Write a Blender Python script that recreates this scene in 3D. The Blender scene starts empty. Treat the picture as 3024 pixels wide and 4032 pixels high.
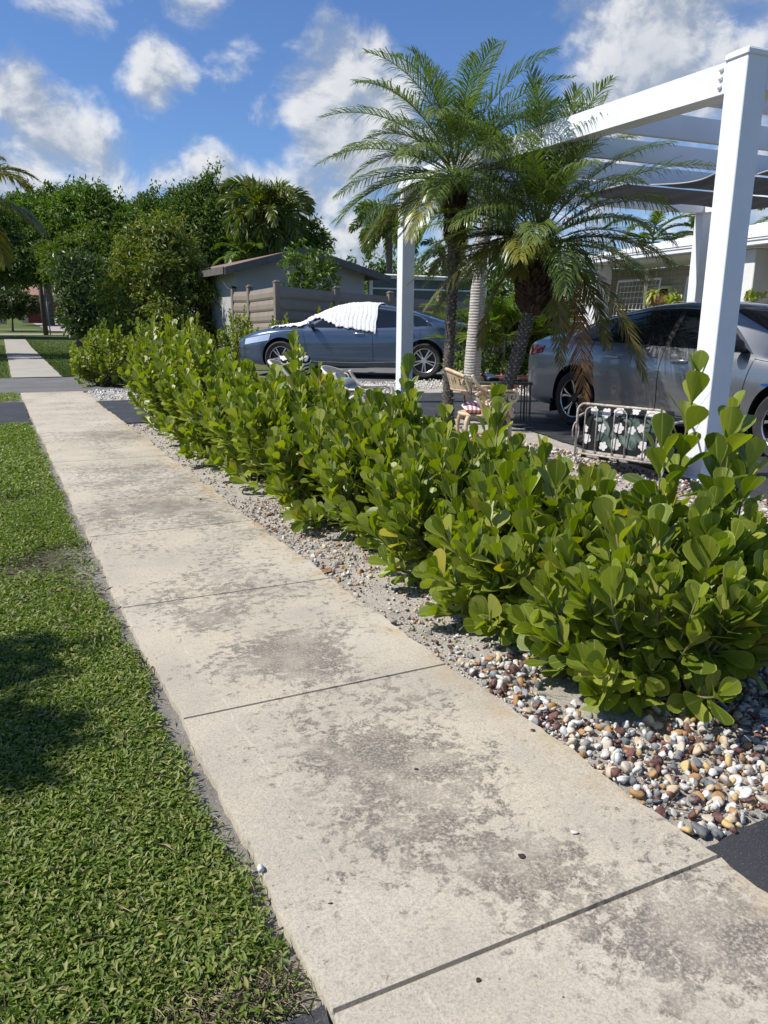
import bpy, math, random
import numpy as np
from mathutils import Matrix, Vector
PI = math.pi
SC = bpy.context.scene
COL = SC.collection

# ------------------------------------------------------------------ camera
cam_d = bpy.data.cameras.new("camera")
cam_d.sensor_fit = 'VERTICAL'; cam_d.sensor_height = 36.0; cam_d.lens = 27.05
cam_d.clip_start = 0.02; cam_d.clip_end = 1000.0
cam = bpy.data.objects.new("camera", cam_d); COL.objects.link(cam)
_f = Vector((0.45262124, 0.85847258, -0.24116144)); _r = Vector((0.88571028, -0.46412716, 0.01016271))
_u = _r.cross(_f)
_m = Matrix.Identity(4)
for i in range(3):
    _m[i][0] = _r[i]; _m[i][1] = _u[i]; _m[i][2] = -_f[i]
_m[2][3] = 1.22
cam.matrix_world = _m
SC.camera = cam

# ------------------------------------------------------------------ light
SUN_EL = math.radians(50); SUN_AZ = math.atan2(-0.955, 0.30)
SUN = Vector((math.sin(SUN_AZ)*math.cos(SUN_EL), math.cos(SUN_AZ)*math.cos(SUN_EL), math.sin(SUN_EL)))
sd = bpy.data.lights.new("sun", 'SUN'); sd.energy = 5.0; sd.angle = math.radians(0.53); sd.color = (1.0, 0.955, 0.88)
so = bpy.data.objects.new("sun", sd); COL.objects.link(so)
so.rotation_euler = SUN.to_track_quat('Z', 'Y').to_euler()

SC.view_settings.view_transform = 'Standard'; SC.view_settings.look = 'None'
SC.view_settings.exposure = 0.2; SC.view_settings.gamma = 1.0
SC.render.engine = 'CYCLES'
try:
    SC.cycles.max_bounces = 8; SC.cycles.transparent_max_bounces = 12
    SC.cycles.use_denoising = True
except Exception:
    pass

class NT:
    """small node-tree writer"""
    def __init__(s, tree): s.t = tree; s.n = tree.nodes; s.l = tree.links
    def node(s, typ, **kw):
        nd = s.n.new(typ)
        for k, v in kw.items(): setattr(nd, k, v)
        return nd
    def put(s, sock, v):
        if hasattr(v, 'is_output') or isinstance(v, bpy.types.NodeSocket): s.l.new(v, sock)
        else: sock.default_value = v
    def math(s, op, a, b=0.0, clamp=False):
        nd = s.node('ShaderNodeMath', operation=op, use_clamp=clamp)
        s.put(nd.inputs[0], a); s.put(nd.inputs[1], b); return nd.outputs[0]
    def vmath(s, op, a, b=(0, 0, 0)):
        nd = s.node('ShaderNodeVectorMath', operation=op)
        s.put(nd.inputs[0], a); s.put(nd.inputs[1], b)
        return nd.outputs['Value'] if op in ('DOT_PRODUCT', 'LENGTH', 'DISTANCE') else nd.outputs[0]
    def noise(s, vec, scale, detail=4.0, rough=0.55, dist=0.0):
        nd = s.node('ShaderNodeTexNoise'); nd.inputs['Scale'].default_value = scale
        nd.inputs['Detail'].default_value = detail; nd.inputs['Roughness'].default_value = rough
        nd.inputs['Distortion'].default_value = dist
        if vec is not None: s.l.new(vec, nd.inputs['Vector'])
        return nd.outputs['Fac']
    def rng(s, v, a, b, c=0.0, d=1.0, smooth=True):
        nd = s.node('ShaderNodeMapRange'); nd.interpolation_type = 'SMOOTHSTEP' if smooth else 'LINEAR'
        s.put(nd.inputs[0], v)
        for i, x in enumerate((a, b, c, d)): s.put(nd.inputs[1+i], x)
        return nd.outputs[0]
    def mix(s, f, a, b):
        nd = s.node('ShaderNodeMix', data_type='RGBA')
        s.put(nd.inputs[0], f)
        for k, v in ((6, a), (7, b)):
            if isinstance(v, (tuple, list)): v = (v[0], v[1], v[2], 1.0)
            s.put(nd.inputs[k], v)
        return nd.outputs[2]
    def ramp(s, v, stops, interp='LINEAR'):
        nd = s.node('ShaderNodeValToRGB'); cr = nd.color_ramp; cr.interpolation = interp
        while len(cr.elements) < len(stops): cr.elements.new(0.5)
        for e, (p, c) in zip(cr.elements, stops): e.position = p; e.color = (c[0], c[1], c[2], 1)
        s.put(nd.inputs[0], v); return nd.outputs[0]

# ------------------------------------------------------------------ sky with cumulus clouds
W = bpy.data.worlds.new("World"); SC.world = W; W.use_nodes = True
W.node_tree.nodes.clear(); N = NT(W.node_tree)
sky = N.node('ShaderNodeTexSky', sky_type='NISHITA', sun_disc=False)
sky.sun_elevation = SUN_EL; sky.sun_rotation = SUN_AZ; sky.altitude = 0; sky.air_density = 1.0; sky.dust_density = 0.35; sky.ozone_density = 4.0
bg1 = N.node('ShaderNodeBackground'); N.l.new(N.vmath('MULTIPLY', sky.outputs[0], (0.80, 0.98, 1.26)), bg1.inputs[0]); bg1.inputs[1].default_value = 0.092
dirv = N.vmath('NORMALIZE', N.node('ShaderNodeTexCoord').outputs['Generated'])
CLOUDS = [(0.091, 0.977, 0.192, 0.084, 1), (0.071, 0.973, 0.219, 0.066, 1), (0.119, 0.975, 0.19, 0.054, 1), (0.074, 0.986, 0.15, 0.09, 0.9), (0.136, 0.979, 0.155, 0.066, 0.8), (0.209, 0.942, 0.264, 0.057, 0.75), (0.235, 0.937, 0.259, 0.036, 0.6), (0.283, 0.921, 0.269, 0.051, 0.5), (0.403, 0.875, 0.27, 0.072, 0.95), (0.381, 0.892, 0.245, 0.066, 0.85), (0.428, 0.857, 0.288, 0.048, 0.8), (0.444, 0.864, 0.239, 0.066, 0.9), (0.429, 0.882, 0.197, 0.072, 0.95), (0.385, 0.903, 0.191, 0.057, 0.75), (0.361, 0.914, 0.185, 0.042, 0.6), (0.468, 0.862, 0.192, 0.072, 0.8), (0.393, 0.909, 0.141, 0.072, 0.9), (0.431, 0.898, 0.09, 0.084, 0.95), (0.28, 0.946, 0.16, 0.066, 0.75), (0.224, 0.963, 0.15, 0.045, 0.6), (0.342, 0.928, 0.145, 0.06, 0.7), (0.675, 0.683, 0.279, 0.126, 0.95), (0.643, 0.702, 0.306, 0.078, 0.9), (0.698, 0.647, 0.307, 0.132, 0.9), (0.749, 0.604, 0.273, 0.132, 0.9), (0.647, 0.721, 0.248, 0.084, 0.8), (0.69, 0.7, 0.182, 0.114, 0.75), (0.747, 0.652, 0.132, 0.096, 0.5), (0.783, 0.615, 0.091, 0.072, 0.6), (0.134, 0.938, 0.319, 0.066, 0.8), (0.242, 0.912, 0.331, 0.054, 0.7), (0.324, 0.919, 0.226, 0.033, 0.55), (0.546, 0.834, 0.08, 0.12, 0.7), (0.653, 0.75, 0.105, 0.12, 0.6)]
# clouds out of the photograph's frame, so that the sky reads from other sides too
_rg = random.Random(5)
for k in range(16):
    a = _rg.uniform(1.2, 5.6); e = _rg.uniform(0.08, 0.55); rr = _rg.uniform(0.09, 0.2)
    CLOUDS.append((math.sin(a)*math.cos(e), math.cos(a)*math.cos(e), math.sin(e), rr, 0.85))
acc = None
for (x, y, z, rad, wt) in CLOUDS:
    d = N.vmath('DOT_PRODUCT', dirv, Vector((x, y, z)).normalized())
    b = N.rng(d, math.cos(rad*1.1), 1.0, 0.0, wt*1.25, smooth=False)
    acc = b if acc is None else N.math('SMOOTH_MAX' if False else 'MAXIMUM', acc, b)
stretch = N.vmath('MULTIPLY', dirv, (1.0, 1.0, 1.25))
n1 = N.noise(stretch, 11.0, 9.0, 0.58, 0.25)
off = N.vmath('ADD', stretch, (SUN.x*0.018, SUN.y*0.018, SUN.z*0.03))
n2 = N.noise(off, 11.0, 9.0, 0.58, 0.25)
dens = N.math('ADD', N.math('MULTIPLY', N.math('SUBTRACT', n1, 0.55), 2.5), acc)
alpha = N.math('MULTIPLY', N.rng(dens, 0.28, 1.0), N.rng(acc, 0.04, 0.30))
lit = N.rng(N.math('SUBTRACT', n1, n2), -0.10, 0.13)
thick = N.rng(dens, 0.55, 1.7)
litm = N.math('MULTIPLY', lit, N.math('SUBTRACT', 1.0, N.math('MULTIPLY', thick, 0.45)))
ccol = N.mix(litm, (0.40, 0.47, 0.58), (1.0, 1.0, 1.0))
sep = N.node('ShaderNodeSeparateXYZ'); N.l.new(dirv, sep.inputs[0])
bg2 = N.node('ShaderNodeBackground'); N.l.new(ccol, bg2.inputs[0]); bg2.inputs[1].default_value = 0.80
mx = N.node('ShaderNodeMixShader')
N.l.new(N.math('MULTIPLY', alpha, 0.93), mx.inputs[0]); N.l.new(bg1.outputs[0], mx.inputs[1]); N.l.new(bg2.outputs[0], mx.inputs[2])
wo = N.node('ShaderNodeOutputWorld'); N.l.new(mx.outputs[0], wo.inputs[0])

# ------------------------------------------------------------------ materials
def pbr(name, col, rough=0.6, metal=0.0, col2=None, nscale=6.0, bump=0.0, bscale=40.0, coat=0.0, spec=0.5, fine=None):
    m = bpy.data.materials.new(name); m.use_nodes = True
    n = NT(m.node_tree); p = n.n['Principled BSDF']
    tc = n.node('ShaderNodeTexCoord').outputs['Object']
    c = None
    if col2 is not None:
        c = n.mix(n.rng(n.noise(tc, nscale, 6, 0.6), 0.32, 0.68), col, col2)
    if fine is not None:
        c0 = c if c is not None else (col[0], col[1], col[2])
        c = n.mix(n.rng(n.noise(tc, fine[0], 3, 0.6), 0.45, 0.75, 0, fine[2]), c0, fine[1])
    if c is None: p.inputs['Base Color'].default_value = (*col, 1)
    else: n.l.new(c, p.inputs['Base Color'])
    p.inputs['Roughness'].default_value = rough; p.inputs['Metallic'].default_value = metal
    p.inputs['Coat Weight'].default_value = coat; p.inputs['Coat Roughness'].default_value = 0.03
    p.inputs['Specular IOR Level'].default_value = spec
    if bump > 0:
        b = n.node('ShaderNodeBump'); b.inputs['Strength'].default_value = bump; b.inputs['Distance'].default_value = 0.01
        n.l.new(n.noise(tc, bscale, 5, 0.6), b.inputs['Height']); n.l.new(b.outputs[0], p.inputs['Normal'])
    return m

def leafmat(name, stops, trans=0.3, rough=0.4, tcol=(0.35, 0.5, 0.06), spec=0.5, patch=None, rim=None):
    """foliage: every leaf takes its own hue; some light passes through"""
    m = bpy.data.materials.new(name); m.use_nodes = True
    n = NT(m.node_tree); p = n.n['Principled BSDF']; out = n.n['Material Output']
    ge = n.node('ShaderNodeNewGeometry')
    stops = list(stops)*(2 if len(stops) == 1 else 1); k = len(stops)
    c = n.ramp(ge.outputs['Random Per Island'], [(i/(max(k-1, 1)), s) for i, s in enumerate(stops)])
    if patch is not None:
        tc = n.node('ShaderNodeTexCoord').outputs['Object']
        c = n.mix(n.rng(n.noise(tc, patch[0], 3), 0.5, 0.72, 0, patch[2]), c, patch[1])
    if rim is not None:      # pale leaf margin and midrib, from the mesh attribute 'across'
        at = n.node('ShaderNodeAttribute'); at.attribute_name = 'across'; a_ = at.outputs['Fac']
        c = n.mix(n.rng(ge.outputs['Random Per Island'], .974, .977, 0, .9), c, (.40, .33, .04))
        c = n.mix(n.math('MULTIPLY', n.math('MAXIMUM', n.rng(a_, .86, .97), n.rng(a_, .02, .10, .8, 0)), .55), c, rim)
        sp = n.noise(n.node('ShaderNodeTexCoord').outputs['Object'], 55, 3, .6); c = n.mix(n.rng(sp, .60, .72, 0, .35), c, (.20, .16, .03))
    n.l.new(c, p.inputs['Base Color'])
    p.inputs['Roughness'].default_value = rough; p.inputs['Specular IOR Level'].default_value = spec
    if trans > 0:
        t = n.node('ShaderNodeBsdfTranslucent')
        hs = n.node('ShaderNodeMix', data_type='RGBA', blend_type='MULTIPLY'); hs.inputs[0].default_value = 1.0
        br = n.node('ShaderNodeHueSaturation'); br.inputs['Saturation'].default_value = 1.15; br.inputs['Value'].default_value = 2.2
        n.l.new(c, br.inputs['Color']); n.l.new(br.outputs[0], hs.inputs[6]); hs.inputs[7].default_value = (tcol[0]*2, tcol[1]*2, tcol[2]*2, 1)
        n.l.new(hs.outputs[2], t.inputs['Color'])
        ms = n.node('ShaderNodeMixShader'); ms.inputs[0].default_value = trans
        n.l.new(p.outputs[0], ms.inputs[1]); n.l.new(t.outputs[0], ms.inputs[2]); n.l.new(ms.outputs[0], out.inputs[0])
    return m

# ------------------------------------------------------------------ mesh builder
class MB:
    def __init__(s): s.v = []; s.f = []; s.n = 0   # f: list of (array(k,c), mat)
    def add(s, verts, faces, mat=0):
        verts = np.asarray(verts, float).reshape(-1, 3)
        by = {}
        for fc in (faces if not isinstance(faces, np.ndarray) else [faces]):
            if isinstance(fc, np.ndarray) and fc.ndim == 2: by.setdefault(fc.shape[1], []).append(fc)
            else: by.setdefault(len(fc), []).append(np.array([fc]))
        for k, l in by.items(): s.f.append((np.concatenate(l)+s.n, mat))
        s.v.append(verts); s.n += len(verts); return s
    def box(s, c, size, rot=0.0, mat=0, M=None, bev=0.0):
        x, y, z = (a/2 for a in size)
        if bev > 0:
            b = min(bev, x*.8, y*.8, z*.8)
            P = []
            for sx in (-1, 1):
                for sy in (-1, 1):
                    for sz in (-1, 1):
                        P += [(sx*x, sy*(y-b), sz*(z-b)), (sx*(x-b), sy*y, sz*(z-b)), (sx*(x-b), sy*(y-b), sz*z)]
            P = np.array(P)
            def ix(sx, sy, sz, k): return ((sx > 0)*4+(sy > 0)*2+(sz > 0))*3+k
            F = []
            for s1 in (-1, 1):
                F += [[ix(s1, -1, -1, 0), ix(s1, 1, -1, 0), ix(s1, 1, 1, 0), ix(s1, -1, 1, 0)][::s1],
                      [ix(-1, s1, -1, 1), ix(1, s1, -1, 1), ix(1, s1, 1, 1), ix(-1, s1, 1, 1)][::-s1],
                      [ix(-1, -1, s1, 2), ix(1, -1, s1, 2), ix(1, 1, s1, 2), ix(-1, 1, s1, 2)][::s1]]
                for s2 in (-1, 1):
                    q = s1*s2
                    F += [[ix(s1, s2, -1, 0), ix(s1, s2, -1, 1), ix(s1, s2, 1, 1), ix(s1, s2, 1, 0)][::q],
                          [ix(s1, -1, s2, 0), ix(s1, 1, s2, 0), ix(s1, 1, s2, 2), ix(s1, -1, s2, 2)][::q],
                          [ix(-1, s1, s2, 1), ix(-1, s1, s2, 2), ix(1, s1, s2, 2), ix(1, s1, s2, 1)][::q]]
                    for s3 in (-1, 1):
                        F.append([ix(s1, s2, s3, 0), ix(s1, s2, s3, 1), ix(s1, s2, s3, 2)][::s1*s2*s3])
        else:
            P = np.array([(sx*x, sy*y, sz*z) for sx in (-1, 1) for sy in (-1, 1) for sz in (-1, 1)])
            F = [[0, 1, 3, 2], [4, 6, 7, 5], [0, 4, 5, 1], [2, 3, 7, 6], [0, 2, 6, 4], [1, 5, 7, 3]]
        if M is not None: P = P@np.array(M).T
        elif rot:
            cr, sr = math.cos(rot), math.sin(rot); P = P@np.array([[cr, -sr, 0], [sr, cr, 0], [0, 0, 1]]).T
        return s.add(P+np.array(c), F, mat)
    def tube(s, path, rad, n=8, mat=0, cap=True, closed=False, flat=1.0):
        P = np.asarray(path, float); k = len(P)
        R = np.full(k, rad) if np.isscalar(rad) else np.asarray(rad, float)
        T = np.gradient(P, axis=0) if not closed else np.roll(P, -1, 0)-np.roll(P, 1, 0)
        T /= np.linalg.norm(T, axis=1)[:, None]+1e-12
        a = np.array([0, 0, 1.0]) if abs(T[0][2]) < 0.9 else np.array([1.0, 0, 0])
        A = []; 
        for i in range(k):
            a = a-T[i]*(a@T[i]); a = a/(np.linalg.norm(a)+1e-12); A.append(a)
        A = np.array(A); B = np.cross(T, A)
        th = np.arange(n)*2*PI/n
        V = P[:, None, :]+R[:, None, None]*(np.cos(th)[None, :, None]*A[:, None, :]*flat+np.sin(th)[None, :, None]*B[:, None, :])
        i = np.arange(k if closed else k-1)[:, None]; j = np.arange(n)[None, :]; i2 = (i+1) % k; j2 = (j+1) % n
        F = np.stack([i*n+j, i*n+j2, i2*n+j2, i2*n+j], -1).reshape(-1, 4)
        s.add(V.reshape(-1, 3), [F], mat)
        if cap and not closed:
            b = s.n-k*n
            s.f.append((np.array([[b+q for q in range(n)][::-1]]), mat)); s.f.append((np.array([[b+(k-1)*n+q for q in range(n)]]), mat))
        return s
    def grid(s, V, mat=0, flip=False, closed_i=False):
        V = np.asarray(V, float); a, b = V.shape[:2]
        i = np.arange(a if closed_i else a-1)[:, None]; j = np.arange(b-1)[None, :]; i2 = (i+1) % a
        F = np.stack([i*b+j, i*b+j+1, i2*b+j+1, i2*b+j], -1).reshape(-1, 4)
        if flip: F = F[:, ::-1]
        return s.add(V.reshape(-1, 3), [F], mat)
    def lathe(s, prof, n=24, mat=0, o=(0, 0, 0), axis='z'):
        P = np.asarray(prof, float); th = np.arange(n)*2*PI/n
        V = np.stack([P[None, :, 0]*np.cos(th)[:, None], P[None, :, 0]*np.sin(th)[:, None], np.broadcast_to(P[None, :, 1], (n, len(P)))], -1)
        if axis == 'y': V = np.stack([V[..., 0], V[..., 2], -V[..., 1]], -1)
        if axis == 'x': V = np.stack([V[..., 2], V[..., 0], V[..., 1]], -1)
        return s.grid(V+np.array(o), mat, closed_i=True, flip=True)
    def prism(s, poly, z0, z1, mat=0):
        """poly: (x,y) list extruded in z"""
        P = np.asarray(poly, float); k = len(P)
        V = np.concatenate([np.c_[P, np.full(k, z0)], np.c_[P, np.full(k, z1)]])
        F = [[i, (i+1) % k, k+(i+1) % k, k+i] for i in range(k)]+[list(range(k))[::-1], list(range(k, 2*k))]
        return s.add(V, F, mat)
    def scatter(s, tv, tf, Rm, pos, mat=0):
        """copies of a small template: Rm (n,3,3) columns = local axes (scaled), pos (n,3)"""
        tv = np.asarray(tv, float); n = len(pos)
        if n == 0: return s
        V = np.einsum('nij,kj->nki', Rm, tv)+pos[:, None, :]
        off = (np.arange(n)*len(tv))[:, None, None]
        F = {}
        for f in tf: F.setdefault(len(f), []).append(f)
        s.add(V.reshape(-1, 3), [], mat); s.n -= n*len(tv)
        for k, l in F.items(): s.f.append(((np.array(l)[None]+off).reshape(-1, k)+s.n, mat))
        s.n += n*len(tv); return s
    def mesh(s, name, mats, smooth=True):
        me = bpy.data.meshes.new(name)
        V = np.concatenate(s.v) if s.v else np.zeros((0, 3))
        loops = []; tot = []; mi = []
        for F, m in s.f:
            loops.append(F.reshape(-1)); tot.append(np.full(len(F), F.shape[1])); mi.append(np.full(len(F), m))
        L = np.concatenate(loops); T = np.concatenate(tot); MI = np.concatenate(mi)
        me.vertices.add(len(V)); me.vertices.foreach_set('co', V.reshape(-1).astype(np.float32))
        me.loops.add(len(L)); me.loops.foreach_set('vertex_index', L.astype(np.int32))
        me.polygons.add(len(T)); me.polygons.foreach_set('loop_start', np.concatenate([[0], np.cumsum(T)[:-1]]).astype(np.int32))
        me.polygons.foreach_set('loop_total', T.astype(np.int32)); me.polygons.foreach_set('material_index', MI.astype(np.int32))
        me.polygons.foreach_set('use_smooth', np.full(len(T), bool(smooth)))
        for m in (mats if isinstance(mats, (list, tuple)) else [mats]): me.materials.append(m)
        me.update(calc_edges=True); me.validate(); return me
    def build(s, name, mats, parent=None, smooth=False, auto=None):
        me = s.mesh(name, mats, smooth or auto is not None)
        if auto is not None:
            try: me.set_sharp_from_angle(angle=math.radians(auto))
            except Exception: pass
        o = bpy.data.objects.new(name, me); COL.objects.link(o)
        if parent is not None: o.parent = parent
        return o

def tag(o, label=None, cat=None, group=None, kind=None):
    if label: o['label'] = label
    if cat: o['category'] = cat
    if group: o['group'] = group
    if kind: o['kind'] = kind
    return o
def empty(name, loc, label, cat, group=None, rz=0.0):
    o = bpy.data.objects.new(name, None); COL.objects.link(o); o.location = loc; o.rotation_euler = (0, 0, rz)
    o.empty_display_size = 0.2
    return tag(o, label, cat, group)
def norm(a): return a/(np.linalg.norm(a, axis=-1, keepdims=True)+1e-12)
def frames(d, n):
    """per-row 3x3 with columns (side, d, normal)"""
    d = norm(d); n = n-d*(n*d).sum(-1, keepdims=True); n = norm(n); x = np.cross(d, n)
    return np.stack([x, d, n], -1)
def rnd(seed): return np.random.default_rng(seed)
# ================================================================== SETTING
def zr(v): return np.maximum(0.0, np.asarray(v, float)-36.0)*0.016
UL_K = ([-8, 3.5, 7.2, 10, 14, 18, 60], [0.465, 0.465, 0.53, 0.57, 0.64, 0.68, 2.0])
def uL(v): return np.interp(v, *UL_K)
def uR(v): return uL(v)+0.965
def wob(x, s=0.0, amp=1.0):
    x = np.asarray(x, float)
    return amp*(np.sin(x*3.1+s)*.35+np.sin(x*7.7+2.1*s)*.3+np.sin(x*17.3+s*.7)*.22+np.sin(x*41+s*1.9)*.18+np.sin(x*93+s)*.12)

def sheet(name, poly, z, m, res=0.0, jit=0.0, seed=0, rise=False):
    """flat sheet from an outline; edges finely divided and roughened"""
    P = []
    k = len(poly)
    for i in range(k):
        a = np.array(poly[i], float); b = np.array(poly[(i+1) % k], float); L = np.linalg.norm(b-a)
        n = max(1, int(L/res)) if res > 0 else 1
        nrm = np.array([b[1]-a[1], a[0]-b[0]])/(L+1e-9)
        for j in range(n):
            t = j/n; q = a+(b-a)*t
            if jit > 0: q = q+nrm*float(wob(t*L*1.0, seed+i, jit))
            P.append(q)
    P = np.array(P); zz = z+(zr(P[:, 1]) if rise else 0)
    mb = MB(); mb.add(np.c_[P, np.broadcast_to(zz, len(P))], [list(range(len(P)))])
    o = mb.build(name, m)
    if o.data.polygons[0].normal.z < 0: o.data.flip_normals()
    return o
def struct(o): o['kind'] = 'structure'; return o

# --- materials of the ground
def m_sand(name, a, b, dark):
    m = bpy.data.materials.new(name); m.use_nodes = True; n = NT(m.node_tree); p = n.n['Principled BSDF']
    tc = n.node('ShaderNodeTexCoord').outputs['Object']
    c = n.mix(n.rng(n.noise(tc, 5, 6), .35, .65), a, b)
    c = n.mix(n.rng(n.noise(tc, 90, 4, .7), .52, .70, 0, .75), c, dark)
    c = n.mix(n.rng(n.noise(tc, 160, 2, .5), .62, .72, 0, .8), c, (0.62, 0.58, 0.5))
    n.l.new(c, p.inputs['Base Color']); p.inputs['Roughness'].default_value = .95; p.inputs['Specular IOR Level'].default_value = .2
    b_ = n.node('ShaderNodeBump'); b_.inputs['Strength'].default_value = .9; b_.inputs['Distance'].default_value = .012
    n.l.new(n.noise(tc, 70, 8, .7), b_.inputs['Height']); n.l.new(b_.outputs[0], p.inputs['Normal']); return m
M_SAND = m_sand("sandy soil", (.47, .43, .37), (.37, .34, .295), (.20, .17, .14))
M_DIRT = m_sand("verge soil", (.20, .185, .165), (.27, .25, .225), (.12, .105, .09))
_n = NT(M_DIRT.node_tree); _p = _n.n['Principled BSDF']; _c = _p.inputs['Base Color'].links[0].from_socket
_tc = _n.node('ShaderNodeTexCoord').outputs['Object']; _x = _n.node('ShaderNodeSeparateXYZ'); _n.l.new(_tc, _x.inputs[0])
_n.l.new(_n.mix(_n.rng(_n.math('ADD', _x.outputs[0], _n.math('MULTIPLY', _n.noise(_tc, 9, 4), .16)), .36, .46, 1, 0), _c, (.10, .093, .06)), _p.inputs['Base Color'])
M_LAWN = m_sand("lawn soil", (.075, .085, .035), (.11, .10, .06), (.03, .04, .015))
M_FARGRASS = pbr("mown grass", (.082, .11, .028), .9, col2=(.11, .138, .036), nscale=1.3, bump=1.0, bscale=35, spec=.2, fine=(60, (.025, .05, .01), .8))

def m_asphalt(name, a, b, rough, speck):
    m = bpy.data.materials.new(name); m.use_nodes = True; n = NT(m.node_tree); p = n.n['Principled BSDF']
    tc = n.node('ShaderNodeTexCoord').outputs['Object']
    c = n.mix(n.rng(n.noise(tc, 1.6, 6), .3, .7), a, b)
    c = n.mix(n.rng(n.noise(tc, 260, 2, .5), .58, .72, 0, .8), c, speck)
    c = n.mix(n.rng(n.noise(tc, 3.5, 7, .65), .48, .75, 0, .35), c, (.16, .15, .13)); c = n.mix(n.rng(n.noise(tc, 26, 5, .7), .58, .74, 0, .3), c, (.20, .19, .165))
    n.l.new(c, p.inputs['Base Color']); p.inputs['Roughness'].default_value = rough
    b_ = n.node('ShaderNodeBump'); b_.inputs['Strength'].default_value = .7; b_.inputs['Distance'].default_value = .004
    n.l.new(n.noise(tc, 220, 4, .7), b_.inputs['Height']); n.l.new(b_.outputs[0], p.inputs['Normal']); return m
M_ASPH = m_asphalt("sealed asphalt", (.026, .027, .030), (.038, .039, .042), .68, (.14, .14, .145))
M_ASPH_OLD = m_asphalt("old asphalt", (.115, .11, .105), (.16, .155, .145), .85, (.25, .24, .23))

def m_concrete():
    m = bpy.data.materials.new("weathered pavement concrete"); m.use_nodes = True; n = NT(m.node_tree); p = n.n['Principled BSDF']
    tc = n.node('ShaderNodeTexCoord').outputs['Object']
    xyz = n.node('ShaderNodeSeparateXYZ'); n.l.new(tc, xyz.inputs[0]); X, Y = xyz.outputs[0], xyz.outputs[1]
    base = n.mix(n.rng(n.noise(tc, 2.2, 6, .6), .33, .66), (.585, .51, .385), (.455, .405, .315))
    base = n.mix(n.rng(n.noise(tc, .9, 4, .5), .45, .7, 0, .7), base, (.62, .56, .45))
    grain = n.noise(tc, 150, 5, .75)
    base = n.mix(n.rng(grain, .40, .70, 0, .62), base, (.24, .215, .175))
    base = n.mix(n.rng(n.noise(tc, 330, 3, .7), .55, .72, 0, .7), base, (.15, .135, .11))
    base = n.mix(n.rng(n.noise(tc, 48, 8, .72), .50, .72, 0, .5), base, (.235, .215, .18))
    base = n.mix(n.rng(n.noise(tc, 230, 2, .6), .60, .75, 0, .5), base, (.72, .69, .62))
    # dark algae blotches: thresholded noise, thickest along the middle of the walk
    blo = n.math('ADD', n.math('MULTIPLY', n.noise(tc, 24, 10, .68, .4), .75), n.math('MULTIPLY', n.noise(tc, 95, 6, .7), .25))
    reg = n.noise(tc, 1.7, 3, .5)
    mid = n.math('SUBTRACT', 1.0, n.math('MULTIPLY', n.math('ABSOLUTE', n.math('SUBTRACT', X, n.rng(Y, 3.5, 14, 1.02, 1.16, False))), 1.75))
    spots = None
    for (cx, cy, r) in ((1.00, 1.18, .27), (1.20, .86, .25), (.92, 2.55, .42), (.95, 1.60, .42), (1.25, 2.0, .3), (.8, 3.0, .35), (1.15, 5.6, .8), (.98, 4.9, 1.3), (1.05, 6.2, 1.0), (.9, 3.5, .5), (1.0, 8.6, 1.0)):
        dd = n.vmath('DISTANCE', tc, (cx, cy, 0)); g_ = n.rng(dd, 0, r, 1, 0)
        spots = g_ if spots is None else n.math('MAXIMUM', spots, g_)
    lvl = n.math('ADD', n.math('ADD', n.math('MULTIPLY', blo, 1.0), n.math('MULTIPLY', n.math('SUBTRACT', reg, .5), .5)), n.math('ADD', n.math('MULTIPLY', spots, .125), n.math('MULTIPLY', mid, .06)))
    bm = n.rng(lvl, .575, .64)
    bm = n.math('MULTIPLY', bm, n.rng(n.noise(tc, 120, 6, .75), .36, .58, .25, 1.0))
    base = n.mix(n.math('MULTIPLY', n.math('MULTIPLY', bm, n.rng(n.noise(tc, 7, 4, .6), .35, .6, .45, 1)), .92), base, (.128, .112, .094))
    # grey film
    base = n.mix(n.rng(n.noise(tc, 4.3, 5, .6), .55, .70, 0, .22), base, (.33, .315, .28))
    # rusty edge on the hedge side
    edge = n.math('SUBTRACT', X, n.rng(Y, 3.5, 14, 1.30, 1.46, False))
    em = n.math('MULTIPLY', n.rng(edge, 0.0, .12), n.rng(n.noise(tc, 6, 4), .42, .66))
    base = n.mix(n.math('MULTIPLY', em, .55), base, (.40, .27, .13))
    # pale scratched line down the near slabs and a second worn one
    for (x0, k, wd, am, s) in ((.61, .085, .006, .42, 1.6), (1.15, .01, .010, .30, 5.0)):
        lx = n.math('ADD', n.math('SUBTRACT', X, x0), n.math('MULTIPLY', n.math('SUBTRACT', n.noise(tc, s, 3), .5), .12))
        lx = n.math('ADD', lx, n.math('MULTIPLY', n.math('SUBTRACT', Y, 1.0), -k*(1 if x0 < 1 else 0)*.0))
        lm = n.math('MULTIPLY', n.rng(n.math('ABSOLUTE', lx), wd*.1, wd, 1, 0), n.rng(n.noise(tc, 23, 6, .7), .38, .66))
        lm = n.math('MULTIPLY', lm, n.rng(Y, 2.4, 3.4, 1, 0) if x0 < 1 else n.rng(Y, 3.2, 4.2))
        base = n.mix(n.math('MULTIPLY', lm, am), base, (.70, .67, .60))
    # small black flecks
    vo = n.node('ShaderNodeTexVoronoi'); vo.inputs['Scale'].default_value = 30; n.l.new(tc, vo.inputs['Vector'])
    fl = n.math('MULTIPLY', n.rng(vo.outputs['Distance'], .05, .11, 1, 0), n.rng(n.noise(tc, 19, 2), .56, .62))
    base = n.mix(n.math('MULTIPLY', fl, .8), base, (.06, .055, .05))
    n.l.new(base, p.inputs['Base Color']); p.inputs['Roughness'].default_value = .88; p.inputs['Specular IOR Level'].default_value = .25
    b_ = n.node('ShaderNodeBump'); b_.inputs['Strength'].default_value = .45; b_.inputs['Distance'].default_value = .004
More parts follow.
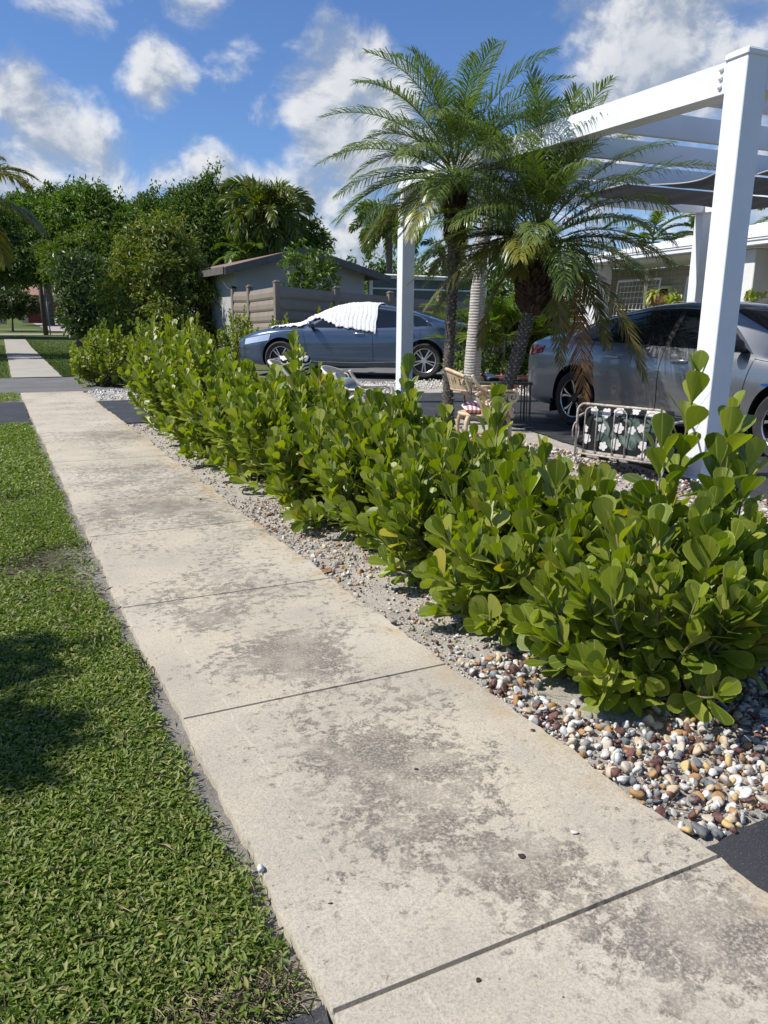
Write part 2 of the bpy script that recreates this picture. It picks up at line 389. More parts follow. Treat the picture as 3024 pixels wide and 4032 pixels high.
    n.l.new(n.noise(tc, 190, 8, .75), b_.inputs['Height']); n.l.new(b_.outputs[0], p.inputs['Normal']); return m
M_CONC = m_concrete()
M_JOINT = pbr("joint dirt", (.075, .065, .055), .95, col2=(.34, .30, .24), nscale=13)
M_CONC2 = pbr("far pavement concrete", (.41, .375, .305), .9, col2=(.33, .305, .25), nscale=1.6, fine=(40, (.30, .28, .25), .5))

# --- ground
mb = MB(); us = np.concatenate([np.linspace(-300, -20, 15), np.linspace(-16, 40, 15), np.linspace(60, 320, 14)]); vs = np.concatenate([np.linspace(-200, 30, 20), np.arange(34, 130, 4), np.linspace(150, 420, 10)])
V = np.zeros((len(us), len(vs), 3)); V[..., 0] = us[:, None]; V[..., 1] = vs[None]; V[..., 2] = -.04+zr(np.minimum(vs, 130))[None]
mb.grid(V); o = mb.build('ground', M_FARGRASS, smooth=True)
if o.data.polygons[0].normal.z < 0: o.data.flip_normals()
struct(o)
struct(sheet('planting_bed_soil', [(1.36, 1.0), (14, -3), (14, 14.4), (1.5, 14.4)], -.026, M_SAND))
struct(sheet('verge_soil', [(-2.4, -3), (.50, -3), (.50, 3.5), (.60, 8), (.70, 14.4), (-2.4, 14.4)], -.030, M_DIRT))
struct(sheet('road', [(-9, -60), (-2.4, -60), (-2.4, 44), (-9, 44)], -.034, M_ASPH_OLD))

# --- driveway and aprons
struct(sheet('driveway', [(1.425, 1.06), (1.62, 1.075), (3.0, 1.12), (4.2, 1.9), (4.85, 3.0), (5.15, 4.6), (5.5, 6.4), (5.8, 7.4), (5.55, 8.7), (4.4, 9.45), (1.56, 9.68), (1.6, 12.5), (5.0, 12.4), (8.0, 11.6), (9.1, 9), (9.5, 4), (8.6, 0.2), (6.0, -2), (1.425, -2.4)], -.012, M_ASPH, res=.03, jit=.018, seed=2))
struct(sheet('driveway_apron', [(-2.4, -2.2), (.455, -2.2), (.455, 1.07), (.2, 1.06), (-2.4, 1.10)], -.014, M_ASPH, res=.03, jit=.02, seed=5))
struct(sheet('driveway_apron', [(-2.4, 10.15), (.54, 10.1), (.60, 12.75), (-2.4, 12.85)], -.014, M_ASPH, res=.08, jit=.012, seed=8))
struct(sheet('neighbour_driveway', [(-2.4, 14.2), (9.0, 14.05), (12.5, 15.0), (13.5, 17.5), (9, 18.9), (5, 18.4), (1.5, 17.75), (-2.4, 17.9)], -.010, M_ASPH_OLD, res=.1, jit=.015, seed=11))

# --- sidewalk: slabs with cut joints and ragged edges
def sidewalk(name, v0, v1, joints, step, mat):
    vs = list(np.arange(v0, v1, step))+[v1]
    for j in joints:
        vs = [x for x in vs if abs(x-j) > .010]+[j-.0055, j-.002, j+.002, j+.0055]
    vs = np.array(sorted(vs)); nx = 14
    l = uL(vs)+wob(vs, 1.0, .013); r = uR(vs)+wob(vs*.9, 4.0, .020)
    s = np.linspace(0, 1, nx)
    V = np.zeros((len(vs), nx+4, 3))
    for k in range(nx): V[:, k+2, 0] = l+(r-l)*s[k]
    V[:, 0, 0] = l-.004; V[:, 1, 0] = l-.002; V[:, -1, 0] = r+.004; V[:, -2, 0] = r+.002
    V[:, :, 1] = vs[:, None]
    V[:, 0, 2] = -.06; V[:, -1, 2] = -.06; V[:, 1, 2] = -.008; V[:, -2, 2] = -.008
    V[:, 2:-2, 2] = (np.sin(vs*1.1)*.002)[:, None]
    deep = np.zeros(len(vs), bool)
    for j in joints: deep |= np.abs(vs-j) < .003
    V[deep, :, 2] = np.minimum(V[deep, :, 2], -.010)
    skew = (V[:, :, 0]-.95)*-.03; V[:, :, 1] += skew
    V[..., 2] += zr(V[..., 1])
    mb = MB(); mb.grid(V, 0, flip=True)
    F, _ = mb.f[0]; row = F.min(1)//(nx+4)
    isj = deep[row] & deep[np.minimum(row+1, len(vs)-1)]
    mb.f = [(F[~isj], 0), (F[isj], 1)] if isj.any() else [(F, 0)]
    o = mb.build(name, [mat, M_JOINT], smooth=False)
    return struct(o)
sidewalk('sidewalk', -1.6, 14.15, [-.1, 1.03, 2.21, 3.29, 4.53, 7.12, 12.95], .035, M_CONC)
o = sidewalk('sidewalk', 17.85, 44.0, [20.5, 24, 28, 32, 36, 40], .4, M_CONC2)
struct(sheet('footpath', [(-9, 49.8), (5.3, 50.6), (5.6, 52.6), (-9, 52.4)], -.018, M_CONC2, rise=True))
struct(sheet('footpath', [(-9, 60.5), (4.4, 60.5), (4.5, 61.4), (-9, 61.4)], -.018, M_CONC2, rise=True))
M_PAVER = pbr("pinkish drive pavers", (.44, .37, .34), .9, col2=(.34, .29, .27), nscale=2.2)
struct(sheet('garage_driveway', [(4.8, 56.5), (9.4, 57.5), (9.6, 79.5), (5.2, 79.5)], -.014, M_PAVER, rise=True))

# ------------------------------------------------------------------ grass, ground cover, gravel
GR = leafmat("ground cover leaf", [(.085, .130, .020), (.125, .180, .028), (.170, .225, .038), (.225, .265, .052), (.34, .30, .12)], .26, .5, (.30, .42, .05), .3)
GR_DRY = leafmat("dry stolon", [(.42, .35, .22), (.30, .24, .14), (.48, .42, .30)], 0, .8)
GR_BLADE = leafmat("grass blade", [(.075, .105, .022), (.105, .14, .03), (.145, .175, .04)], .25, .5, (.30, .42, .05))
LEAF2 = (np.array([(0, 0, 0), (-.5, .5, .12), (0, 1, -.06), (.5, .5, .12), (0, .5, 0)]), [(0, 4, 1), (1, 4, 2), (4, 3, 2), (0, 3, 4)])
LEAF1 = (np.array([(0, 0, 0), (-.5, .45, .1), (0, 1, -.05), (.5, .45, .1)]), [(0, 2, 1), (0, 3, 2)])
def lowfreq(u, v, s=0.0):
    return (np.sin(u*2.3+v*1.1+s)+np.sin(u*-1.7+v*2.9+1.3*s)+np.sin(u*5.1+v*3.7+2*s)*.7+np.sin(u*9.3-v*7.9+s)*.5)/3.2
def ground_cover(mb, n, u0, u1, v0, v1, size, seed, mat=0, edge=None, bare=.55, z=-.024, wid=.45, tilt=(.15, .8), z_sp=.016):
    g = rnd(seed); u = g.uniform(u0, u1, n); v = g.uniform(v0, v1, n)
    keep = lowfreq(u, v, 2.0)+g.normal(0, .22, n) < bare
    if v0 < 1.2: keep &= ~((((u-.30)/.20)**2+((v-1.13)/.10)**2 < 1) & (g.uniform(0, 1, n) < .72))
    if edge is not None: keep &= u < edge(v)+g.normal(0, .012, n)
    u, v = u[keep], v[keep]; k = len(u)
    a = g.uniform(0, 2*PI, k); t = g.uniform(tilt[0], tilt[1], k)
    d = np.stack([np.cos(a)*np.cos(t), np.sin(a)*np.cos(t), np.sin(t)], -1)
    nn = np.stack([g.normal(0, .35, k), g.normal(0, .35, k), np.ones(k)], -1)
    R = frames(d, nn); L = size*g.uniform(.55, 1.35, k); Wd = L*wid*g.uniform(.75, 1.25, k)
    R = R*np.stack([Wd, L, L], -1)[:, None, :]
    mb.scatter(*LEAF2, R, np.stack([u, v, z+g.uniform(0, z_sp, k)+zr(v)], -1), mat)
mb = MB()
eg = lambda v: uL(v)-.055+wob(v*1.3, 9.0, .030)
ground_cover(mb, 82000, -.60, .46, 1.09, 2.9, .0205, 1, 0, eg, .62, wid=.32, tilt=(.05, .75))
ground_cover(mb, 60000, -.35, .50, 2.9, 6.0, .0225, 2, 0, eg, .45, wid=.34, tilt=(.05, .75))
ground_cover(mb, 22000, -.3, .58, 6.0, 10.1, .030, 3, 0, eg, .8, z_sp=.02, wid=.5)
ground_cover(mb, 30000, -2.3, -.30, 1.1, 10.1, .034, 4, 0, None, .62)
ground_cover(mb, 8000, -1.5, .62, 12.9, 14.2, .03, 5, 0, eg, .7, z_sp=.03)
# dry runners and taller blades
g = rnd(21); n = 2200; u = g.uniform(-.7, .44, n); v = g.uniform(1.09, 4.5, n); a = g.uniform(0, 2*PI, n)
R = frames(np.stack([np.cos(a), np.sin(a), g.uniform(-.05, .15, n)], -1), np.tile([0, 0, 1.0], (n, 1)))
L = g.uniform(.02, .075, n); R = R*np.stack([np.full(n, .0022), L, L], -1)[:, None, :]
mb.scatter(*LEAF1, R, np.stack([u, v, -.024+g.uniform(.004, .018, n)], -1), 1)
# dried thatch near the apron
n = 1800; u = g.normal(.30, .12, n); v = g.normal(1.17, .05, n); ok = (u < .43) & (v > 1.07); u, v = u[ok], v[ok]; n = len(u); a = g.uniform(0, 2*PI, n)
R = frames(np.stack([np.cos(a), np.sin(a), g.uniform(-.05, .4, n)], -1), np.tile([0, 0, 1.0], (n, 1)))
L = g.uniform(.012, .04, n); R = R*np.stack([np.full(n, .0018), L, L], -1)[:, None, :]
mb.scatter(*LEAF1, R, np.stack([u, v, -.028+g.uniform(.004, .012, n)], -1), 1)
def blades(mb, u, v, h, seed, mat, wd=.0045):
    g = rnd(seed); n = len(u); a = g.uniform(0, 2*PI, n); t = g.uniform(.5, 1.4, n)
    R = frames(np.stack([np.cos(a)*np.cos(t), np.sin(a)*np.cos(t), np.sin(t)], -1), np.stack([np.cos(a+2), np.sin(a+2), .6*np.ones(n)], -1))
    L = h*g.uniform(.5, 1.3, n); R = R*np.stack([wd*g.uniform(.7, 1.4, n), L, L], -1)[:, None, :]
    mb.scatter(*LEAF1, R, np.stack([u, v, -.028+zr(v)], -1), mat)
n = 7000; cu = g.uniform(-.6, .42, 150); cv = g.uniform(1.1, 6, 150); i = g.integers(0, 150, n)
blades(mb, cu[i]+g.normal(0, .05, n), cv[i]+g.normal(0, .05, n), .036, 31, 2, .0030)
tag(mb.build('grass', [GR, GR_DRY, GR_BLADE], smooth=True), 'leafy green ground cover left of the near pavement', 'grass', kind='stuff')
# neighbour's lawn along the far pavement
mb = MB(); g = rnd(41); n = 52000; v = 17.9+26*g.uniform(0, 1, n)**1.5; u = uR(v)+.03+g.uniform(0, 1, n)**1.3*(3.2+(v-17.9)*.25)
blades(mb, u, v, .055, 42, 0, .011)
n = 9000; v = 17.9+20*g.uniform(0, 1, n); u = uL(v)-.05-g.uniform(0, 1.4, n); blades(mb, u, v, .06, 43, 0, .011)
tag(mb.build('grass', [GR_BLADE], smooth=True), 'mown lawn beside the far stretch of pavement', 'grass', kind='stuff')

# --- gravel
def ico(seed, sub=1, rough=.22):
    import bmesh
    bm = bmesh.new(); bmesh.ops.create_icosphere(bm, subdivisions=sub, radius=.5)
    g = rnd(seed); P = np.array([v.co[:] for v in bm.verts])
    P *= (1+rough*g.normal(0, 1, len(P)).clip(-1.4, 1.4))[:, None]
    for _ in range(9):   # broken faces
        d = norm(g.normal(0, 1, 3)); h = P@d; c = g.uniform(.19, .36); P -= np.maximum(h-c, 0)[:, None]*d*.95
    F = [[v.index for v in f.verts] for f in bm.faces]; bm.free(); return P, F
STONE_HI = [ico(s, 2, .055) for s in range(7)]; STONE_LO = [ico(s+20, 1, .13) for s in range(7)]
def m_stone():
    m = leafmat("mixed river stone", [(0, 0, 0)], 0, .75, spec=.35); n = NT(m.node_tree); p = n.n['Principled BSDF']
    ge = n.node('ShaderNodeNewGeometry'); tc = n.node('ShaderNodeTexCoord').outputs['Object']
    c = n.ramp(ge.outputs['Random Per Island'], [(0, (.64, .63, .60)), (.20, (.54, .52, .48)), (.30, (.58, .45, .29)), (.40, (.40, .22, .085)), (.52, (.55, .47, .37)), (.61, (.13, .145, .15)), (.72, (.24, .25, .25)), (.80, (.10, .035, .03)), (.90, (.17, .065, .05)), (.965, (.60, .42, .17))], 'CONSTANT')
    c = n.mix(n.rng(n.noise(tc, 70, 4, .6), .42, .72, 0, .45), c, (.33, .28, .22))
    n.l.new(c, p.inputs['Base Color'])
    b_ = n.node('ShaderNodeBump'); b_.inputs['Strength'].default_value = .6; b_.inputs['Distance'].default_value = .004
    n.l.new(n.noise(tc, 130, 5, .7), b_.inputs['Height']); n.l.new(b_.outputs[0], p.inputs['Normal']); return m
M_STONE = m_stone()
M_STONE_W = leafmat("white marble chip", [(.74, .73, .70), (.62, .60, .56), (.66, .62, .54), (.5, .48, .45)], 0, .75)
def stones(mb, u, v, smin, smax, seed, lib, mat=0, z=-.026, pw=2.0, pile=0.0):
    g = rnd(seed); n = len(u); s = smin+(smax-smin)*g.uniform(0, 1, n)**pw
    which = g.integers(0, len(lib), n)
    for k in range(len(lib)):
        i = which == k; m = int(i.sum())
        if not m: continue
        d = g.normal(0, 1, (m, 3)); nn = g.normal(0, 1, (m, 3)); R = frames(d, nn)
        sc = s[i][:, None]*np.stack([g.uniform(.8, 1.15, m), g.uniform(.9, 1.35, m), g.uniform(.55, .95, m)], -1)
        # flat side down: keep the short axis near vertical
        up = norm(np.stack([g.normal(0, .45, m), g.normal(0, .45, m), np.ones(m)], -1)); R = frames(d, up)
        R = R*sc[:, None, :]
        mb.scatter(*lib[k], R, np.stack([u[i], v[i], z+s[i]*.28+g.uniform(0, 1, m)*pile], -1), mat)
mb = MB(); g = rnd(77)
def within(n, u0, u1, v0, v1, f=None):
    u = g.uniform(u0, u1, n); v = g.uniform(v0, v1, n)
    if f is not None: k = f(u, v); u, v = u[k], v[k]
    return u, v
drive_edge = lambda u: np.interp(u, [1.4, 1.62, 3.0, 4.2, 4.85, 5.15], [1.06, 1.08, 1.13, 1.9, 3.0, 4.6])
near = lambda u, v: (v > drive_edge(u)+.012*g.normal(0, 1, len(u))+.004) & (u > uR(v)+.008+g.exponential(.022, len(u))) & (((u-1.80)/.20)**2+((v-1.80)/.22)**2+g.normal(0, .25, len(u)) > 1)
bare = lambda u, v: lowfreq(u*1.6, v*1.6, .4)+g.normal(0, .28, len(u)) < .38
u, v = within(5600, 1.43, 3.0, 1.05, 2.2, lambda u, v: near(u, v) & (bare(u, v) | (v < 1.5))); stones(mb, u, v, .008, .044, 1, STONE_HI, 0, pw=2.0, pile=.012)
u, v = within(4200, 1.43, 3.0, 1.05, 2.2, near); stones(mb, u, v, .005, .018, 2, STONE_LO, 0)
u, v = within(5200, 1.9, 5.2, 1.1, 3.2, lambda u, v: (v > drive_edge(u)+.03) & (u > 1.95+.3*(v-1.6))); stones(mb, u, v, .014, .046, 3, STONE_LO, 0, pile=.012)
u, v = within(9000, 2.3, 5.1, 3.0, 9.3, lambda u, v: v > drive_edge(u)); stones(mb, u, v, .02, .055, 4, STONE_LO, 0, pile=.015)
strip = lambda u, v: (u > uR(v)+.012) & (lowfreq(u*2, v*2, 1.1)+g.normal(0, .4, len(u)) < .45)
u, v = within(8200, 1.43, 2.15, 1.9, 5.2, strip); stones(mb, u, v, .004, .020, 5, STONE_LO, 0, pw=2.4)
u, v = within(900, 1.43, 2.1, 2.0, 5.0, strip); stones(mb, u, v, .012, .034, 6, STONE_HI, 0, pw=2.5)
u, v = within(3200, 1.46, 2.2, 5.0, 9.65, lambda u, v: (u > uR(v)+.01) & (lowfreq(u*2, v*2, 1.1)+g.normal(0, .4, len(u)) < .5)); stones(mb, u, v, .006, .028, 7, STONE_LO, 0, pw=2.0)
M_TWIG = leafmat("dry twig", [(.17, .12, .08), (.30, .24, .17), (.10, .07, .05)], 0, .9)
for k in range(150):
    q = g.uniform(0, 1); u0 = 1.47+.45*g.uniform(); v0 = 1.15+6.5*q*q; a = g.uniform(0, 6.28); Lt = g.uniform(.02, .09); p_ = np.array([u0, v0, -.018]); d_ = np.array([math.cos(a), math.sin(a), .05])*Lt; s_ = np.array([-d_[1], d_[0], 0])*g.normal(0, .25)
    mb.tube([p_, p_+d_*.5+s_+[0, 0, .004], p_+d_], [.0016, .0014, .0008], 4, mat=1)
tag(mb.build('gravel', [M_STONE, M_TWIG], smooth=True), 'mixed white tan grey and red stones under the hedge', 'gravel', kind='stuff')
mb = MB(); u, v = within(5200, 1.62, 10.5, 12.55, 14.15, lambda u, v: u > 1.66); stones(mb, u, v, .02, .06, 8, STONE_LO, 0, pile=.03)
u, v = within(2600, 8.3, 12.0, 10.6, 13.6); stones(mb, u, v, .03, .07, 9, STONE_LO, 0, pile=.03)
tag(mb.build('gravel', [M_STONE_W], smooth=True), 'white stone strip beyond the far end of the black driveway', 'gravel', kind='stuff')

# --- single stones and leaf bits lying on the pavement
M_WHITE_ST = pbr("pale stone", (.66, .63, .57), .95, spec=.1, col2=(.55, .52, .47), nscale=60)
M_DARK_ST = pbr("lava stone", (.10, .04, .035), .9, col2=(.05, .04, .04), nscale=60)
def single_stone(u, v, s, m, label, seed, flat=.6, z=0.002):
    P, F = STONE_HI[seed % 7]; mb = MB(); mb.add(P*np.array([s*1.2, s*.95, s*flat]), F)
    o = mb.build('stone', m, smooth=True); o.location = (u, v, z+s*flat*.36); o.rotation_euler = (0, 0, seed*1.3); tag(o, label, 'stone', 'loose stones on the pavement'); return o
single_stone(.462, 1.455, .024, M_WHITE_ST, 'round white stone on the left edge of the pavement', 1, .75)
single_stone(1.19, 1.235, .019, M_WHITE_ST, 'white chip lying alone on the right half of the near slab', 2, .5)
single_stone(1.405, 1.67, .014, M_DARK_ST, 'small dark red stone at the hedge edge of the pavement', 4)
single_stone(1.30, 5.2, .022, M_DARK_ST, 'dark crumb on the pavement beside the middle of the hedge', 5)
M_BITS = pbr("dried leaf", (.035, .03, .022), .8)
M_BROWN = pbr("fallen brown leaf", (.36, .19, .07), .6, col2=(.22, .10, .04), nscale=50)
def leafbit(u, v, L, Wd, rz, m, label, group=None, name='fallen_leaf', z=.004, curl=.2):
    mb = MB(); t = np.linspace(0, 1, 9); w = np.sin(PI*t**.75)*Wd*.5
    V = np.stack([np.stack([s*w, t*L-L/2, abs(s)*curl*w+.15*L*(t-.5)**2], -1) for s in (-1, -.5, 0, .5, 1)], 1)
    mb.grid(V); o = mb.build(name, m, smooth=True); o.location = (u, v, z); o.rotation_euler = (0, 0, rz)
    sm = o.modifiers.new('thickness', 'SOLIDIFY'); sm.thickness = .0012
    tag(o, label, 'leaf', group); return o
leafbit(1.475, 3.42, .085, .04, 1.9, M_BROWN, 'brown fallen leaf on the sand at the pavement edge by the hedge', z=-.012)
leafbit(1.02, 1.225, .019, .017, .4, M_BITS, 'largest dark leaf scrap on the near slab', 'leaf scraps on the pavement')
leafbit(.98, 1.65, .013, .008, 1.0, M_BITS, 'dark leaf scrap on the middle of the second slab', 'leaf scraps on the pavement')
leafbit(.73, .98, .012, .009, 2.0, M_BITS, 'dark leaf scrap just below the near pavement joint', 'leaf scraps on the pavement')
leafbit(.56, 1.29, .011, .004, 1.2, M_BITS, 'thin dark scrap near the left edge of the pavement', 'leaf scraps on the pavement')
# ================================================================== PLANTS
CL_LEAF = leafmat("clusia leaf", [(.085, .122, .012), (.125, .165, .015), (.165, .21, .018), (.205, .25, .025), (.255, .285, .036), (.32, .325, .065)], .27, .44, (.42, .48, .04), .5, rim=(.36, .40, .12))
CL_STEM = pbr("clusia stem", (.22, .16, .09), .8, col2=(.14, .15, .05), nscale=20)
M_POT = pbr("black nursery pot plastic", (.018, .018, .019), .5)
def paddle():
    t = np.array([0, .10, .26, .46, .64, .80, .92, 1.0]); w = np.array([.045, .055, .17, .34, .46, .50, .40, .14])
    V = []
    for a, b in zip(t, w):
        for s in (-1, -.5, 0, .5, 1): V.append((s*b, a, .09*b*abs(s)**1.5*1.6-.11*a*a))
    F = [[i*5+j, i*5+j+1, i*5+j+6, i*5+j+5] for i in range(7) for j in range(4)]
    return np.array(V), F
def paddle_lo():
    t = np.array([0, .2, .5, .8, 1.0]); w = np.array([.05, .12, .38, .50, .18])
    V = []
    for a, b in zip(t, w):
        for s in (-1, 0, 1): V.append((s*b, a, .10*b*abs(s)-.11*a*a))
    return np.array(V), [[i*3+j, i*3+j+1, i*3+j+4, i*3+j+3] for i in range(4) for j in range(2)]
PAD, PADLO = paddle(), paddle_lo()
def clusia(u, v, h, wu, wv, ns, seed, label, lsize=.092, spikes=(), hi=True, group='clusia shrubs in the hedge', pot=.17, low=.4, name='clusia_shrub'):
    g = rnd(seed); root = empty(name, (u, v, -.026), label, 'shrub', group)
    fol, st = MB(), MB()
    P, D, L, A = [], [], [], []
    sh = [(x, y, z, 1) for x, y, z in spikes]
    for i in range(ns):
        a = g.uniform(0, 2*PI)
        if g.uniform() < low: r = g.uniform(.62, 1.0); z = h*g.uniform(.10, .62)
        else: r = math.sqrt(g.uniform(0, .92)); z = h*(1-.38*r*r)*g.uniform(.78, 1.02)
        sh.append((wu*r*math.cos(a), wv*r*math.sin(a), z, 0))
    for (tx, ty, tz, spk) in sh:
        p0 = np.array([tx*.12+g.normal(0, .02), ty*.12+g.normal(0, .02), .02]); p2 = np.array([tx, ty, tz])
        p1 = np.array([tx*(.7 if not spk else .8), ty*(.7 if not spk else .8), tz*.42])+g.normal(0, .02, 3)
        tt = np.linspace(0, 1, 9)[:, None]
        C = (1-tt)**2*p0+2*tt*(1-tt)*p1+tt**2*p2
        st.tube(C, np.linspace(.0075, .0028, 9), 5)
        ln = np.linalg.norm(np.diff(C, axis=0), axis=1).sum()
        leafy = max(.30, min(.62, .34/ln*1.25)) if not spk else .60; npair = max(4, int(ln*leafy/(.037 if not spk else .042)))
        ph = g.uniform(0, PI)
        for k in range(npair+1):
            t = 1-leafy*(k/npair)
            c = (1-t)**2*p0+2*t*(1-t)*p1+t*t*p2; d = 2*(1-t)*(p1-p0)+2*t*(p2-p1); d /= np.linalg.norm(d)
            d = d+np.array([0, 0, .25]); d /= np.linalg.norm(d)
            e = np.cross(d, [.3, .1, 1]); e /= np.linalg.norm(e); f_ = np.cross(d, e)
            opening = math.radians(12 + 44*min(1, (k/npair)*1.5)) if k else math.radians(9)
            for q in (0, 1):
                th = ph+k*PI/2+q*PI+g.normal(0, .22)
                rad = e*math.cos(th)+f_*math.sin(th); o_ = opening+g.normal(0, .18)
                ax = d*math.cos(o_)+rad*math.sin(o_); nn = d*math.sin(o_)-rad*math.cos(o_)
                P.append(c+rad*.004); D.append(ax); A.append(nn+g.normal(0, .22, 3))
                L.append(lsize*g.uniform(.72, 1.22)*(.72 if k == 0 else (1.0 if k < npair*.7 else .9))*(1.12 if spk else 1))
    P, D, A, L = map(np.array, (P, D, A, L))
    ok = P[:, 2] > .03; P, D, A, L = P[ok], D[ok], A[ok], L[ok]
    R = frames(D, A); Wd = L*g.uniform(.52, .68, len(L)); cu = L*g.uniform(-.6, 1.6, len(L))
    R = R*np.stack([Wd, L, cu], -1)[:, None, :]
    fol.scatter(*(PAD if hi else PADLO), R, P)
    fo = fol.build('foliage', CL_LEAF, root, smooth=True)
    tm = np.tile([1, .5, 0, .5, 1], 8) if hi else np.tile([1, 0, 1], 5); at = fo.data.attributes.new('across', 'FLOAT', 'POINT')
    if len(at.data) == len(L)*len(tm): at.data.foreach_set('value', np.tile(tm, len(L)).astype(np.float32))
    st.build('branch', CL_STEM, root, smooth=True)
    if pot:
        pm = MB(); th = np.linspace(0, 2*PI, 25)[:-1]
        pm.tube(np.stack([pot*np.cos(th), pot*np.sin(th), .022+.006*np.sin(3*th+seed)], -1), .007, 6, closed=True)
        pm.lathe([(pot-.004, .022), (pot-.012, -.05)] if pot < .25 else [(pot, .16), (pot*.86, -.05)], 24)
        if pot > .25: pm.tube(np.stack([pot*np.cos(th), pot*np.sin(th), np.full(24, .16)], -1), .012, 6, closed=True)
        pm.build('pot_rim', M_POT, root, smooth=True)
    return root
HB = [  # u, v, h, wu, wv, shoots, spikes, label
 (2.08, 1.80, .66, .36, .34, 62, [(.17, .10, 1.07), (.25, .0, .93), (.30, -.05, .80), (.05, .12, .86), (.36, .02, .70), (.12, -.10, .72)], 'clusia shrub at the gravel corner, its tall shoot in front of the thick white post'),
 (2.12, 2.42, .66, .36, .42, 66, [(.0, .05, .70), (-.05, -.12, .66)], 'lowest clusia shrub of the hedge, in front of the floral iron chair'),
 (2.16, 3.04, .74, .38, .42, 66, [(.12, .0, .90), (.06, -.12, .82), (-.1, .1, .70)], 'clusia shrub in front of the striped cushion, with a single raised sprig'),
 (2.16, 3.72, .77, .38, .42, 64, [(.1, .12, .99), (.05, .0, .80)], 'clusia shrub below the two rough palm trunks'),
 (2.14, 4.40, .76, .38, .42, 62, [(.0, .1, .82)], 'clusia shrub covering the foot of the thinner white post'),
 (2.12, 5.12, .88, .38, .44, 60, [(.05, .25, 1.10), (.0, .14, 1.0), (.12, .3, .97)], 'peaked clusia shrub that hides the front door of the blue sedan'),
 (2.10, 5.90, .82, .38, .44, 56, [], 'clusia shrub beneath the front wheel of the blue sedan'),
 (2.10, 6.70, .83, .38, .44, 54, [], 'clusia shrub below the headlight of the blue sedan'),
 (2.10, 7.52, .87, .40, .46, 54, [(-.1, .1, 1.05)], 'clusia shrub just short of the nose of the blue sedan'),
 (2.10, 8.36, 1.10, .42, .48, 54, [(.05, .0, 1.20)], 'tall clusia shrub in front of the pale house corner'),
 (2.12, 9.20, 1.14, .44, .46, 54, [(.0, .1, 1.22)], 'last clusia shrub of the hedge, leaning over the edge of the black apron'),
]
for i, (u, v, h, wu, wv, ns, sp, lab) in enumerate(HB):
    clusia(u-(.02 if i == 0 else .09), v, h*(1.0 if i < 3 else 1.06), wu+.12, wv+.10, int(ns*1.65), 100+i, lab, lsize=.110 if i < 2 else .102, spikes=sp, hi=i < 6)
clusia(2.22, 15.3, 1.12, .66, .6, 120, 130, 'bushy clusia in a black pot at the corner of the grey driveway', .095, [(.0, .1, 1.2)], False, 'clusia shrubs along the grey driveway', pot=.27, low=.35)
for i, (u, v, h, lab) in enumerate([(3.6, 18.6, 1.15, 'low clusia beside the potted one, below the layered shrub tree'), (4.7, 18.9, 1.2, 'clusia in front of the pale house wall'), (5.9, 19.0, 1.35, 'clusia in front of the short louvred fence panels'), (7.0, 19.0, 1.2, 'clusia in front of the corner fence post'), (8.4, 19.35, 1.45, 'clusia peeping over the hood of the blue sedan')]):
    clusia(u, v, h, .62, .5, 46, 140+i, lab, .10, [(.2, .1, h*1.12), (-.2, 0, h*1.05)], False, 'clusia shrubs along the grey driveway', pot=0, low=.2)

# ------------------------------------------------------------------ palms
PF = leafmat("date palm leaflet", [(0.084, 0.121, 0.03), (0.119, 0.158, 0.037), (0.155, 0.194, 0.045), (0.203, 0.23, 0.053)], .22, .27, (.30, .42, .06), .5)
PF_Y = leafmat("yellowing leaflet", [(.10, .13, .018), (.17, .18, .03), (.26, .22, .045), (.12, .14, .02)], .2, .35, (.45, .42, .05))
PF_D = leafmat("dead leaflet", [(.20, .085, .022), (.29, .125, .028), (.15, .075, .022), (.25, .16, .045)], .15, .6, (.5, .25, .06))
PF_O = leafmat("olive leaflet", [(.10, .105, .02), (.17, .15, .03), (.24, .15, .028)], .15, .5, (.4, .34, .06))
RACH = pbr("palm rachis", (.13, .17, .04), .5, col2=(.20, .20, .07), nscale=8)
RACH_D = pbr("dry rachis", (.24, .13, .05), .7, col2=(.16, .09, .04), nscale=8)
